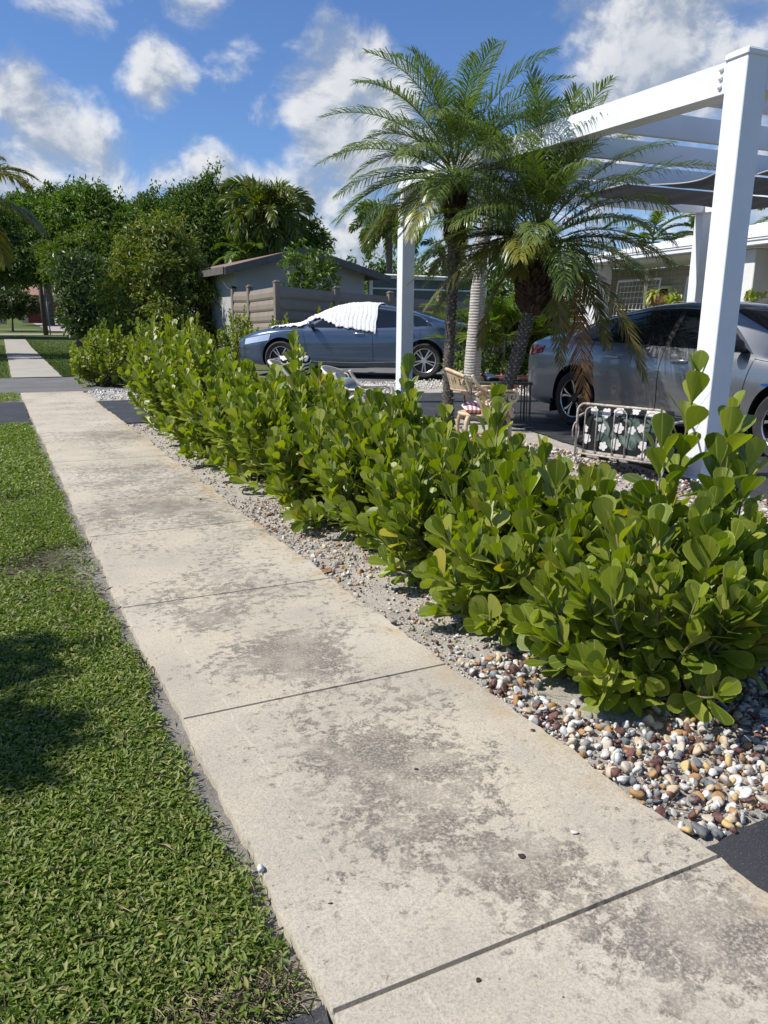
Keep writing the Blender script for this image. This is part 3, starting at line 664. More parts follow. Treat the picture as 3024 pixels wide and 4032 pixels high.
def frond_mb(path, n, lmax, lw, seed, hang=.5, vlift=.35, spread=60, first=.14, plume=False, jag=.08, rach=.008):
    """path: rachis points; leaflets pinnate on both sides, drooping by 'hang'"""
    g = rnd(seed); P = np.asarray(path, float); s = np.linspace(0, 1, len(P))
    t = first+(1-first)*(np.arange(n)+.5)/n; t = np.repeat(t, 2); t = np.clip(t+g.normal(0, .004, len(t)), 0, 1)
    side = np.tile([1.0, -1.0], n)
    Q = np.stack([np.interp(t, s, P[:, k]) for k in range(3)], -1)
    T = norm(np.stack([np.interp(t, s, np.gradient(P, axis=0)[:, k]) for k in range(3)], -1))
    up = np.array([0, 0, 1.0]); S = np.cross(T, up); S[np.linalg.norm(S, axis=1) < .30] += np.array([.42, -.18, 0]); S = norm(S)
    Nn = norm(np.cross(S, T)); Nn *= np.sign(Nn[:, 2:3]+1e-6)
    if plume:
        ro = g.uniform(-1.9, 1.9, len(t)); S2 = S*np.cos(ro)[:, None]+Nn*np.sin(ro)[:, None]; Nn = Nn*np.cos(ro)[:, None]-S*np.sin(ro)[:, None]; S = S2
    ang = np.radians(spread*(1-.55*t)+g.normal(0, 5, len(t)))
    lift = vlift*(1-.5*t)+g.normal(0, jag, len(t))
    d0 = norm(T*np.cos(ang)[:, None]+S*(side*np.sin(ang))[:, None]+Nn*lift[:, None])
    L = lmax*np.clip(np.sin(PI*np.clip(.10+.86*t, 0, 1))**.6, .18, 1)*g.uniform(.85, 1.1, len(t))
    w = lw*g.uniform(.8, 1.15, len(t))
    wd = norm(np.cross(d0, Nn+.4*T))
    hg = hang*g.uniform(.6, 1.4, len(t))
    d1 = norm(d0-up*hg[:, None]*.55); d2 = norm(d0-up*hg[:, None]*1.25)
    a = Q; b = a+d0*(L*.38)[:, None]; c = b+d1*(L*.34)[:, None]; e = c+d2*(L*.28)[:, None]
    W_ = wd*w[:, None]
    V = np.stack([a-W_*.35, a+W_*.35, b-W_*.5, b+W_*.5, c-W_*.42, c+W_*.42, e], 1)
    k = len(t); o = (np.arange(k)*7)[:, None]
    mb = MB(); mb.add(V.reshape(-1, 3), [np.array([[0, 1, 3, 2]])+o, np.array([[2, 3, 5, 4]])+o, np.array([[4, 5, 6]])+o], 0)
    mb.tube(P, np.linspace(rach, rach*.25, len(P)), 5, mat=1)
    return mb
def arch(base, az, el, length, droop, n=16, pw=1.25, twist=0.0):
    s = np.linspace(0, 1, n); e = el-droop*s**pw; a = az+twist*s; ds = length/(n-1)
    d = np.stack([np.cos(e)*np.sin(a), np.cos(e)*np.cos(a), np.sin(e)], -1)
    return np.array(base)+np.concatenate([[np.zeros(3)], np.cumsum((d[:-1]+d[1:])/2*ds, axis=0)])
def bez(*p, n=16):
    p = [np.array(q, float) for q in p]; t = np.linspace(0, 1, n)[:, None]
    if len(p) == 3: return (1-t)**2*p[0]+2*t*(1-t)*p[1]+t*t*p[2]
    return (1-t)**3*p[0]+3*t*(1-t)**2*p[1]+3*t*t*(1-t)*p[2]+t**3*p[3]
def m_rough(name, stops, scale=60):
    return leafmat(name, stops, 0, .9, spec=.15)
BOOT_G = m_rough("grey leaf base scar", [(.34, .31, .26), (.22, .195, .165), (.13, .115, .10), (.42, .39, .33)])
BOOT_B = m_rough("brown leaf base fibre", [(.055, .036, .026), (.085, .055, .036), (.035, .025, .02), (.12, .08, .05)])
BARK_D = pbr("dark palm bark", (.07, .058, .048), .95, col2=(.13, .11, .09), nscale=22, bump=.8, bscale=60)
def boots(mb, path, rad, n, size, seed, out=.6, mat=1, rev=21):
    """spiral of pointed leaf-base scars up a trunk"""
    g = rnd(seed); P = np.asarray(path, float); s = np.linspace(0, 1, len(P)); t = (np.arange(n)+.5)/n
    C = np.stack([np.interp(t, s, P[:, k]) for k in range(3)], -1); T = norm(np.stack([np.interp(t, s, np.gradient(P, axis=0)[:, k]) for k in range(3)], -1))
    r = np.interp(t, s, rad); th = np.arange(n)*2.39996+g.normal(0, .12, n)
    e = norm(np.cross(T, [1, .2, .1])); f_ = np.cross(T, e); R_ = e*np.cos(th)[:, None]+f_*np.sin(th)[:, None]
    d = norm(T*.8+R_*out+g.normal(0, .12, (n, 3)))
    tv = np.array([(-.5, 0, 0), (.5, 0, 0), (0, .15, .34), (0, 0, -.3), (0, 1, .25)])
    tf = [(0, 2, 4), (2, 1, 4), (1, 3, 4), (3, 0, 4)]
    M = frames(d, R_); sz = size*g.uniform(.75, 1.3, n); M = M*np.stack([sz*.95, sz, sz], -1)[:, None, :]
    mb.scatter(tv, tf, M, C+R_*(r*.92)[:, None], mat)
def palm(name, label, trunk, rad, crown_z, fronds, group=None, trunk_mats=(BARK_D, BOOT_G), nboot=420, boot=.034, extra=None, cat='palm'):
    base = trunk[0]; root = empty(name, tuple(base), label, cat, group)
    T = np.array(trunk)-np.array(base)
    mb = MB(); mb.tube(T, rad, 14)
    if nboot: boots(mb, T, rad, nboot, boot, 7)
    if extra: extra(mb, T)
    mb.build('trunk', list(trunk_mats), root, smooth=False if nboot else True)
    for m, mats in fronds:
        if not isinstance(m, MB): continue
        m.v = [x-np.array(base) for x in m.v]
        m.build('frond', list(mats), root, smooth=True)
    return root
def smoothpath(pts, n=24):
    P = np.array(pts, float); s = np.linspace(0, 1, len(P)); t = np.linspace(0, 1, n)
    Q = np.stack([np.interp(t, s, P[:, k]) for k in range(3)], -1)
    for _ in range(6): Q[1:-1] = (Q[:-2]+2*Q[1:-1]+Q[2:])/4
    return Q
def date_crown(c, n, seed, length=1.42, lmax=.36, lo=-.35, hi=1.42, yel=.12, lw=.0125, az0=0.0):
    g = rnd(seed); out = []
    for i in range(n):
        f = i/(n-1); el = hi+(lo-hi)*f**.85+g.normal(0, .08); az = az0+i*2.39996+g.normal(0, .15)
        L = length*(.80+.25*math.sin(PI*min(1, f*1.15+.1)))*g.uniform(.88, 1.08)
        b = np.array(c)+np.array([.07*math.sin(az), .07*math.cos(az), .10-.34*f])
        p = arch(b, az, el, L, g.uniform(.85, 1.25)*(1.0 if f < .7 else .8), twist=g.normal(0, .15))
        old = f > .80 and g.uniform() < yel*3.5
        out.append((frond_mb(p, 56, lmax*g.uniform(.9, 1.1), lw, seed*50+i, hang=.65+.7*f, vlift=.42-.25*f, rach=.009), (PF_Y if old else PF, RACH)))
    return out
# rear palm, the tall rough-trunked one
c = (5.16, 8.12, 2.95)
fr = date_crown(c, 46, 3, 1.62, lo=-.3)
fr += [(frond_mb(bez((5.1, 8.15, 2.9), (4.6, 8.45, 3.3), (4.1, 8.7, 2.82)), 60, .36, .0135, 951, hang=.7, vlift=.15), (PF, RACH)),
       (frond_mb(bez((5.1, 8.15, 2.8), (4.6, 8.3, 2.9), (4.2, 8.45, 2.15)), 60, .36, .0135, 952, hang=.6, vlift=.15), (PF, RACH)),
       (frond_mb(bez((5.1, 8.15, 2.85), (4.6, 8.45, 3.05), (3.92, 8.78, 2.34)), 60, .36, .0135, 901, hang=.35, vlift=.2), (PF, RACH)),
       (frond_mb(bez((5.12, 8.15, 2.95), (4.7, 8.4, 3.45), (4.28, 8.6, 3.25)), 60, .36, .0135, 902, hang=.6, vlift=.2), (PF, RACH)),
       (frond_mb(bez((5.15, 8.1, 3.0), (5.0, 8.2, 3.7), (4.72, 8.35, 4.12)), 60, .36, .0135, 903, hang=.2), (PF, RACH)),
       (frond_mb(bez((5.17, 8.1, 3.0), (5.35, 8.05, 3.75), (5.62, 7.9, 4.2)), 60, .36, .0135, 904, hang=.2), (PF, RACH)),
       (frond_mb(bez((5.15, 8.1, 2.7), (4.8, 8.3, 2.5), (4.55, 8.45, 2.1)), 34, .20, .011, 905, hang=.8), (PF_Y, RACH))]
tp = smoothpath([(5.17, 8.12, -.03), (5.15, 8.12, .6), (5.17, 8.12, 1.3), (5.18, 8.11, 2.0), (5.17, 8.12, 2.75)])
def fib_left(mb, T): boots(mb, T[18:], np.full(len(T)-18, .085), 170, .10, 12, .35, 2)
palm('date_palm', 'tallest date palm, with a straight scaly grey trunk just right of the thin white post', tp, np.interp(np.linspace(0, 1, len(tp)), [0, .1, .6, .72, 1], [.078, .062, .058, .075, .06]), 2.9, fr, 'pygmy date palms in the front bed', (BARK_D, BOOT_G, BOOT_B), 460, .034, fib_left)
# front palm, leaning, with a shaggy neck and dead fronds
c = (5.74, 7.24, 2.22)
fr = date_crown(c, 46, 4, 1.72, lo=-.02, yel=.16, az0=.8)
fr += [(frond_mb(bez((5.74, 7.24, 2.3), (5.7, 7.2, 3.1), (5.55, 7.3, 3.82)), 56, .36, .0125, 931, hang=.3), (PF, RACH)), (frond_mb(bez((5.78, 7.22, 2.3), (6.0, 7.1, 3.0), (6.32, 6.95, 3.58)), 56, .36, .0125, 932, hang=.3), (PF, RACH)), (frond_mb(bez((5.76, 7.24, 2.3), (5.85, 7.15, 3.0), (5.98, 7.05, 3.62)), 56, .34, .0125, 933, hang=.3), (PF, RACH)), (frond_mb(bez((5.7, 7.24, 2.05), (5.2, 7.3, 2.35), (4.75, 7.45, 1.55)), 60, .36, .0135, 934, hang=.7, vlift=.1), (PF_Y, RACH))]
fr += [(frond_mb(bez((5.68, 7.27, 2.0), (5.0, 7.6, 2.25), (4.46, 7.92, 1.62)), 60, .36, .0135, 911, hang=.5, vlift=.15), (PF_Y, RACH)),
       (frond_mb(bez((5.70, 7.27, 2.05), (5.2, 7.5, 2.35), (4.72, 7.75, 1.95)), 60, .36, .0135, 912, hang=.5, vlift=.15), (PF, RACH)),
       (frond_mb(bez((5.66, 7.26, 2.0), (5.05, 7.35, 2.2), (4.50, 7.55, 1.38)), 62, .40, .015, 941, hang=.75, vlift=.1), (PF_Y, RACH)),
       (frond_mb(bez((5.66, 7.26, 2.05), (5.0, 7.45, 2.45), (4.42, 7.7, 1.85)), 62, .40, .0145, 942, hang=.8, vlift=.1), (PF, RACH)),
       (frond_mb(bez((5.70, 7.22, 2.0), (5.35, 7.1, 2.3), (4.95, 7.05, 1.62)), 60, .38, .0145, 943, hang=.75, vlift=.1), (PF, RACH)),
       (frond_mb(bez((5.74, 7.2, 2.0), (5.75, 6.8, 2.3), (5.85, 6.45, 1.62)), 60, .38, .0145, 944, hang=.75, vlift=.1), (PF, RACH)),
       (frond_mb(bez((5.78, 7.22, 2.05), (6.5, 6.85, 2.5), (7.05, 6.55, 1.85)), 60, .36, .0135, 913, hang=.7, vlift=.1), (PF, RACH)),
       (frond_mb(bez((5.78, 7.22, 2.1), (6.4, 6.9, 2.75), (6.95, 6.6, 2.55)), 60, .36, .0135, 914, hang=.8, vlift=.1), (PF, RACH)),
       (frond_mb(bez((5.73, 7.2, 1.98), (5.5, 7.2, 2.15), (5.36, 7.1, 1.72)), 60, .36, .0135, 915, hang=.7, vlift=.1), (PF_Y, RACH)),
       (frond_mb(bez((5.76, 7.2, 1.85), (6.0, 6.9, 1.95), (5.95, 6.7, 1.2), (5.97, 6.55, .27)), 74, .34, .014, 921, hang=.18, vlift=.05, spread=52, first=.16), (PF_D, RACH_D)),
       (frond_mb(bez((5.76, 7.22, 1.85), (6.1, 6.75, 2.0), (6.1, 6.2, 1.35), (6.10, 5.86, .68)), 74, .32, .014, 922, hang=.18, vlift=.05, spread=52, first=.16), (PF_O, RACH_D)),
       (frond_mb(bez((5.76, 7.22, 1.82), (5.88, 7.05, 1.85), (5.85, 6.95, 1.3), (5.84, 6.85, .75)), 74, .26, .014, 923, hang=.18, vlift=.05, spread=52, first=.16), (PF_O, RACH_D)),
       (frond_mb(bez((5.70, 7.24, 1.85), (5.45, 7.35, 1.95), (5.22, 7.45, 1.5), (5.16, 7.47, .95)), 74, .27, .014, 924, hang=.18, vlift=.05, spread=52, first=.16), (PF_O, RACH_D)),
       (frond_mb(bez((5.78, 7.2, 1.86), (6.05, 6.8, 1.95), (6.0, 6.5, 1.4), (5.95, 6.28, .98)), 74, .28, .014, 925, hang=.18, vlift=.05, spread=52, first=.16), (PF_O, RACH_D))]
tp = smoothpath([(5.42, 7.42, -.03), (5.46, 7.39, .3), (5.56, 7.33, .75), (5.65, 7.29, 1.15), (5.71, 7.26, 1.5), (5.74, 7.24, 2.05)])
def fib_right(mb, T): boots(mb, T[16:], np.interp(np.linspace(0, 1, len(T)-16), [0, .35, .8, 1], [.07, .16, .17, .10]), 420, .10, 14, .75, 2); mb.tube(T[16:], np.interp(np.linspace(0, 1, len(T)-16), [0, .3, .8, 1], [.07, .15, .16, .1]), 12, mat=0)
palm('date_palm', 'leaning date palm with a shaggy brown neck and rust coloured dead fronds', tp, np.interp(np.linspace(0, 1, len(tp)), [0, .12, .7, 1], [.10, .072, .064, .08]), 2.2, fr, 'pygmy date palms in the front bed', (BARK_D, BOOT_G, BOOT_B), 430, .034, fib_right)
# smooth ringed palm behind
M_RING = bpy.data.materials.new("ringed pale palm bark"); M_RING.use_nodes = True
n = NT(M_RING.node_tree); p = n.n['Principled BSDF']; tc = n.node('ShaderNodeTexCoord').outputs['Object']
wv = n.node('ShaderNodeTexWave', bands_direction='Z'); wv.inputs['Scale'].default_value = 6.2; wv.inputs['Distortion'].default_value = 1.4; wv.inputs['Detail'].default_value = 3; n.l.new(tc, wv.inputs['Vector'])
cc = n.mix(n.rng(n.noise(tc, 14, 5), .35, .7), (.50, .46, .41), (.38, .34, .30)); cc = n.mix(n.rng(wv.outputs['Fac'], .75, .98, 0, .65), cc, (.20, .17, .145))
n.l.new(cc, p.inputs['Base Color']); p.inputs['Roughness'].default_value = .85
b_ = n.node('ShaderNodeBump'); b_.inputs['Strength'].default_value = .8; b_.inputs['Distance'].default_value = .01; n.l.new(wv.outputs['Fac'], b_.inputs['Height']); n.l.new(b_.outputs[0], p.inputs['Normal'])
tp = smoothpath([(8.22, 12.12, -.03), (8.21, 12.11, .35), (8.24, 12.09, 1.2), (8.27, 12.07, 2.4), (8.42, 12.0, 3.25)], 70)
rr = np.interp(np.linspace(0, 1, 70), [0, .1, .3, .75, 1], [.19, .15, .155, .125, .095])+.004*np.sin(np.arange(70)*2.1)
fr = []
g = rnd(8)
for i in range(13):
    el = 1.35-1.5*(i/12)**.9; az = i*2.4+.5
    fr.append((frond_mb(arch((8.42, 12.0, 3.3+.2*(1-i/12)), az, el, 1.9*g.uniform(.85, 1.1), 1.25), 44, .42, .028, 300+i, hang=.4, vlift=.4, rach=.014), (PF, RACH)))
palm('ringed_palm', 'palm with a smooth pale ringed trunk standing between the two scaly trunks', tp, rr, 3.3, fr, None, (M_RING,), 0)

# areca clump beyond the trunks
AR = leafmat("areca leaflet", [(.045, .10, .012), (.075, .135, .016), (.12, .165, .02), (.20, .20, .03)], .28, .38, (.45, .5, .05))
AR_ST = pbr("areca cane", (.18, .20, .07), .5, col2=(.28, .24, .12), nscale=3)
def areca(u, v, n, h, r, seed, label, L=1.3):
    g = rnd(seed); root = empty('areca_palm', (u, v, -.03), label, 'palm', 'areca clumps behind the driveway'); canes = MB()
    for i in range(n):
        a = g.uniform(0, 2*PI); q = r*math.sqrt(g.uniform()); bx, by = q*math.cos(a), q*math.sin(a); hh = h*g.uniform(.45, 1.0)
        top = (bx*1.5, by*1.5, hh); canes.tube(bez((bx, by, 0), (bx*1.1, by*1.1, hh*.5), top), np.linspace(.028, .018, 16), 6)
        for k in range(5):
            frond_mb(arch(top, a+k*2.4+g.normal(0, .3), g.uniform(.5, 1.35), L*g.uniform(.7, 1.1), g.uniform(.9, 1.5)), 26, .34, .03, seed*97+i*7+k, hang=.35, vlift=.45, rach=.01).build('frond', [AR, AR_ST], root, smooth=True)
    canes.build('cane', AR_ST, root, smooth=True); return root
areca(9.7, 13.1, 13, 1.25, .55, 51, 'yellow green areca palm clump seen between the ringed and the leaning trunks')
areca(10.9, 12.9, 8, .95, .5, 52, 'darker areca palm clump behind the tail of the silver sedan', 1.1)

# ------------------------------------------------------------------ trees
def crown(mb, blobs, n, L, W, per, cr, droop, seed, mat=0, up=.35, out=.7, tmpl=LEAF1, shell=(.55, 1.05), low=-.55, flat=1.0, plumes=0, plen=1.5):
    g = rnd(seed); B = np.array(blobs, float); wt = B[:, 3]**2; wt /= wt.sum()
    i = g.choice(len(B), n, p=wt); d = norm(g.normal(0, 1, (n*2, 3))); d = d[d[:, 2] > low][:n]; n = len(d); i = i[:n]
    c = B[i, :3]+d*(B[i, 3]*g.uniform(shell[0], shell[1], n)*(1+.12*np.sin(d[:, 0]*7+B[i, 0])*np.cos(d[:, 2]*6+B[i, 1])))[:, None]
    if flat != 1.0: c = B[i, :3]+d*np.array([1.15, 1.15, flat])*(B[i, 3]*g.uniform(shell[0], shell[1]+.1, n))[:, None]
    if plumes:      # upswept tips leaning with the wind
        tops = c[np.argsort(-(c[:, 2]+g.normal(0, .9, n)))[:plumes*3]]; tops = tops[g.choice(len(tops), plumes, replace=False)]
        lean = np.stack([g.uniform(.1, .5, plumes), g.uniform(-.4, .0, plumes), g.uniform(.5, 1.0, plumes)], -1)*(plen*g.uniform(.5, 1.1, plumes))[:, None]
        q = g.uniform(0, 1, (plumes, 9)); pc = (tops[:, None, :]+lean[:, None, :]*q[..., None]+g.normal(0, .12, (plumes, 9, 3))*(1.2-q[..., None])).reshape(-1, 3)
        c = np.concatenate([c, pc]); d = np.concatenate([d, np.repeat(norm(lean), 9, 0)]); n = len(c)
    k = n*per; C = np.repeat(c, per, 0); Dd = np.repeat(d, per, 0)
    sp = np.repeat(norm(d*out+g.normal(0, .45, (n, 3))+np.array([0, 0, up])), per, 0); tt = g.uniform(0, 1, k)
    pos = C+sp*(tt*cr)[:, None]+g.normal(0, cr*.22, (k, 3))
    ax = norm(sp*.7+g.normal(0, .65, (k, 3))-np.array([0, 0, droop])); nn = norm(Dd*.9+g.normal(0, .36, (k, 3))+np.array([0, 0, .55]))
    R = frames(ax, nn); Ls = L*g.uniform(.6, 1.25, k); R = R*np.stack([Ls*W*g.uniform(.8, 1.2, k), Ls, Ls], -1)[:, None, :]
    mb.scatter(*tmpl, R, pos, mat)
BARK = pbr("grey brown bark", (.12, .095, .07), .95, col2=(.20, .17, .13), nscale=6, bump=.8, bscale=20)
def tree(name, label, base, blobs, leaf, n, L, W, per, cr, droop, seed, trunk=.15, group=None, cat='tree', **kw):
    base = np.array(base, float); root = empty(name, tuple(base), label, cat, group)
    B = np.array(blobs, float); B[:, :3] -= base
    mb = MB(); crown(mb, B, n, L, W, per, cr, droop, seed, **kw); mb.build('crown', leaf, root, smooth=False)
    t = MB(); g = rnd(seed+1); mid = np.array([B[:, 0].mean()*.4, B[:, 1].mean()*.4, B[:, 2].min()*.65])
    if mid[2] < .2: mid[2] = .2
    t.tube(bez((0, 0, 0), mid*.5+g.normal(0, .05, 3)*[1, 1, 0], mid), np.linspace(trunk*1.25, trunk*.8, 16), 9)
    for b in B[np.argsort(-B[:, 3])[:9]]:
        q = b[:3]; t.tube(bez(mid*.95, mid*.5+q*.5+np.array([0, 0, .1*abs(q[2])]), q), np.linspace(trunk*.6, trunk*.12, 16), 6)
    t.build('trunk', BARK, root, smooth=True)
    return root
MANGO_LOW = [(0.5, 47.14, 4.44, 1.63), (1.73, 46.37, 3.99, 1.34), (2.88, 45.7, 3.77, 1.08), (3.62, 45.31, 3.77, 0.82), (2.08, 45.99, 3.29, 0.86), (3.24, 45.35, 3.19, 0.65), (1.45, 46.91, 5.38, 1.3), (4.26, 44.97, 3.78, 0.65), (-2.0, 48, 4.93, 2.16)]
MANGO_MID = [(5.02, 53.53, 5.81, 2.12), (3.83, 54.31, 6.34, 1.7), (6.58, 52.87, 6.38, 2.26), (7.9, 52.02, 5.84, 1.98), (6.91, 52.23, 4.73, 1.98), (8.41, 51.45, 4.75, 1.7), (5.38, 52.96, 4.44, 1.7), (4.15, 53.68, 4.7, 1.41), (9.09, 51.55, 6.4, 1.27), (7.45, 52.72, 7.48, 1.41)]
YELLOWISH = [(5.54, 42.13, 4.02, 1.37), (4.49, 42.59, 3.68, 1.03), (6.45, 41.65, 4.03, 0.91), (5.04, 42.14, 3.13, 0.91)]
FICUS_A = [(5.24, 72.05, 8.55, 1.87), (6.93, 71.27, 8.93, 1.87), (8.91, 70.23, 8.95, 1.68), (4.46, 72.15, 7.45, 1.87), (9.87, 69.63, 8.6, 1.87), (8.33, 70.74, 9.67, 1.12), (6.35, 71.78, 9.65, 0.93), (3.79, 72.91, 8.89, 1.12), (6, 72, 6.5, 2.6), (2, 73, 7.1, 2.4)]
FICUS_B = [(12.07, 65.96, 7.38, 2.17), (13.7, 65.2, 7.75, 2.17), (15.27, 64.29, 7.42, 2.17), (12.52, 65.23, 5.64, 2.53), (14.4, 64.15, 5.31, 2.89), (10.83, 66.71, 7.72, 1.62), (11.28, 65.98, 5.97, 1.81), (13.18, 65.77, 8.79, 0.9), (12.5, 66, 3.0, 2.8)]
FICUS_C = [(16.34, 61.41, 8.68, 1.92), (17.85, 60.52, 8.36, 1.92), (16.78, 60.7, 7.0, 2.44), (18.7, 59.89, 7.7, 1.74), (15.27, 61.59, 7.32, 2.09), (18.21, 59.67, 6.0, 2.09), (16.56, 60.25, 4.97, 2.09), (16.76, 61.48, 9.7, 0.87), (14.92, 62.49, 9.85, 0.63), (17.5, 60, 3.3, 2.4)]
GLOSSY = [(4.45, 36.4, 2.2, 1.0), (4.80, 36.11, 1.92, 1.09), (4.2, 36.7, 3.0, 0.8), (4.88, 36.28, 2.69, 0.89), (4.37, 36.12, 1.15, 0.89), (4.98, 35.79, 1.15, 0.79)]
FISHTAIL = []
_g = rnd(88)
for _z, _r in ((.55, 1.45), (1.0, 1.6), (1.5, 1.6), (2.0, 1.55), (2.5, 1.4), (2.95, 1.2), (3.4, .9), (3.8, .55)):
    for _k in range(7):
        _a = _k*2*PI/7+_z*2.1+_g.normal(0, .2); _q = _r*_g.uniform(.62, 1.05)
        FISHTAIL.append((5.85+_q*math.cos(_a), 27.4+_q*math.sin(_a), _z+_g.normal(0, .10)-.12*_q+.2, _g.uniform(.42, .62)))
SMALL = [(8.33, 20.89, 2.91, 0.36), (8.77, 20.61, 2.73, 0.38), (8.07, 20.94, 2.60, 0.33), (8.44, 20.68, 2.35, 0.46), (8.14, 20.79, 2.17, 0.36), (8.84, 20.47, 2.36, 0.33), (8.57, 20.51, 1.98, 0.36), (8.22, 20.66, 1.86, 0.31), (9.03, 20.28, 2.05, 0.18), (8.92, 20.64, 3.11, 0.15)]
SHRUB_R = [(17.80, 43.18, 5.88, 0.74), (18.22, 42.81, 5.37, 0.66), (17.28, 43.31, 5.36, 0.79), (17.7, 43, 4.5, 1.0)]
BUSHFAR = [(1.9, 57.4, 1.95, .75), (2.86, 57.0, 2.0, .75), (3.4, 56.7, 1.8, .66), (2.4, 57.1, 1.55, .7)]
LF_DARK = leafmat("dark mango leaf", [(0.048, 0.077, 0.02), (0.073, 0.11, 0.024), (0.104, 0.144, 0.029), (0.16, 0.194, 0.04)], .22, .5, (.3, .45, .06), .35)
LF_MID = leafmat("mid green leaf", [(0.07, 0.11, 0.02), (0.1, 0.15, 0.025), (0.138, 0.186, 0.03), (0.199, 0.228, 0.043)], .26, .5, (.3, .45, .06), .35)
LF_FIC = leafmat("ficus leaf", [(0.055, 0.084, 0.02), (0.08, 0.118, 0.025), (0.115, 0.154, 0.031), (0.154, 0.186, 0.041)], .24, .55, (.3, .45, .06), .3)
LF_YEL = leafmat("yellow green leaf", [(0.071, 0.123, 0.019), (0.116, 0.166, 0.025), (0.17, 0.19, 0.032), (0.054, 0.104, 0.019)], .26, .5, (.4, .45, .05), .35)
LF_GLO = leafmat("glossy dark leaf", [(0.05, 0.08, 0.027), (0.074, 0.112, 0.034), (0.102, 0.144, 0.042), (0.205, 0.224, 0.101)], .14, .4, (.3, .45, .06), .45)
LF_FISH = leafmat("fishtail leaflet", [(0.069, 0.115, 0.023), (0.098, 0.155, 0.03), (0.138, 0.196, 0.034), (0.207, 0.236, 0.046), (0.31, 0.265, 0.063)], .26, .4, (.4, .4, .05), .45)
tree('ficus_tree', 'feathery tall ficus at the far left of the tree line', (6, 72, .5), FICUS_A, LF_FIC, 5200, .34, .42, 9, .65, .15, 201, .35, 'ficus trees on the skyline', up=.8, plumes=26, plen=1.1)
tree('ficus_tree', 'dark ficus with upswept tips in the middle of the tree line', (13, 66, .4), FICUS_B, LF_FIC, 5600, .34, .40, 9, .7, .15, 202, .35, 'ficus trees on the skyline', up=.9, plumes=26, plen=1.1)
tree('ficus_tree', 'dark ficus just left of the plumed palm', (17, 61, .4), FICUS_C, LF_FIC, 5200, .32, .40, 9, .7, .15, 203, .35, 'ficus trees on the skyline', up=.9, plumes=24, plen=1.5)
tree('mango_tree', 'large rounded mango tree rising over the pink garage drive', (6.6, 53, .25), MANGO_MID, LF_MID, 4200, .34, .34, 9, .45, .55, 204, .3, 'mango trees across the far street')
tree('mango_tree', 'dark mango tree hanging low over the round bush at the far left', (-1.2, 47.5, .15), MANGO_LOW, LF_DARK, 3600, .30, .30, 9, .45, .7, 205, .3, 'mango trees across the far street', low=-.5)
tree('lychee_tree', 'yellow green tree between the mango trees and the layered one', (5.5, 42.2, .1), YELLOWISH, LF_YEL, 1500, .25, .38, 9, .4, .35, 206, .2)
tree('magnolia_tree', 'low glossy dark tree behind the wooden pole', (4.1, 36.3, .0), GLOSSY, LF_GLO, 1700, .24, .38, 8, .28, -.05, 207, .16, low=-.8)
tree('layered_tree', 'broad layered shrub tree with yellowed tips beside the pale house', (5.75, 27.3, -.03), FISHTAIL, LF_FISH, 2700, .19, .32, 11, .34, .35, 208, .12, low=-.6, up=.0, out=1.2, flat=.28, shell=(.2, 1.1))
tree('young_tree', 'small airy tree in front of the grey gable', (8.4, 20.75, -.03), SMALL, LF_MID, 200, .17, .34, 8, .14, .35, 209, .03)
tree('round_shrub', 'shrub on the right flank of the plumed palm', (17.7, 43, .1), SHRUB_R, LF_MID, 500, .25, .4, 9, .35, .2, 210, .1)
tree('round_bush', 'rounded olive bush on bare stems in front of the cream fence', (2.5, 57.0, .32), BUSHFAR, leafmat("olive bush leaf", [(.06, .08, .025), (.09, .11, .035), (.045, .06, .02)], .15, .5), 760, .22, .45, 9, .3, .1, 211, .06, cat='shrub')
# tree in the verge outside the left of the frame; its crown shades the lawn
tree('street_tree', 'small verge tree left of the frame that shades the ground cover', (-3.6, 4.0, -.03), [(-3.28, 3.95, 3.9, .20), (-3.6, 3.9, 3.8, .25), (-3.30, 3.36, 3.9, .22), (-3.6, 3.35, 3.9, .22), (-4.2, 4.0, 4.0, .45), (-4.2, 3.4, 4.2, .4)], LF_MID, 620, .13, .4, 9, .12, .1, 212, .07)
tree('street_tree', 'verge tree left of the frame that shades the far pavement', (-4.4, 28.5, -.03), [(-4, 29, 4.2, 1.3), (-3.2, 27.2, 3.6, 1.0), (-5, 27.8, 4.8, 1.4), (-3.0, 30.5, 3.8, 1.0)], LF_DARK, 900, .25, .35, 9, .4, .4, 213, .14)

# plumed palms, coconut palm and the palms behind the houses
FX = leafmat("foxtail leaflet", [(.06, .10, .02), (.10, .135, .026), (.16, .18, .035), (.24, .22, .05)], .2, .4, (.4, .45, .06))
def far_palm(name, label, base, top, n, L, droop, lmax, lw, nl, seed, mats, plume=False, group=None, el=(1.35, -.1), tr=.14, hang=.5):
    g = rnd(seed); fr = []
    for i in range(n):
        f = i/max(1, n-1); fr.append((frond_mb(arch(np.array(top)+[0, 0, .3*(1-f)], i*2.4+seed, el[0]+(el[1]-el[0])*f+g.normal(0, .1), L*g.uniform(.85, 1.1), droop*g.uniform(.85, 1.15)), nl, lmax, lw, seed*31+i, hang=hang, vlift=.3, plume=plume, rach=.03), mats))
    tp = smoothpath([base, tuple((np.array(base)+np.array(top))/2), top], 12)
    return palm(name, label, tp, np.full(12, tr), 0, fr, group, (BARK,), 0)
far_palm('foxtail_palm', 'tall plumed palm rising behind the grey gable roof', (14.9, 42.8, .1), (15.05, 42.8, 6.6), 34, 3.0, 2.1, .85, .085, 64, 5, (FX, RACH), True, el=(1.45, -.5), tr=.16)
far_palm('foxtail_palm', 'shorter bright palm at the foot of the tall plumed one', (13.6, 42.2, .1), (13.6, 42.2, 4.3), 16, 2.0, 1.5, .6, .08, 34, 6, (AR, RACH), False, el=(1.2, -.2))
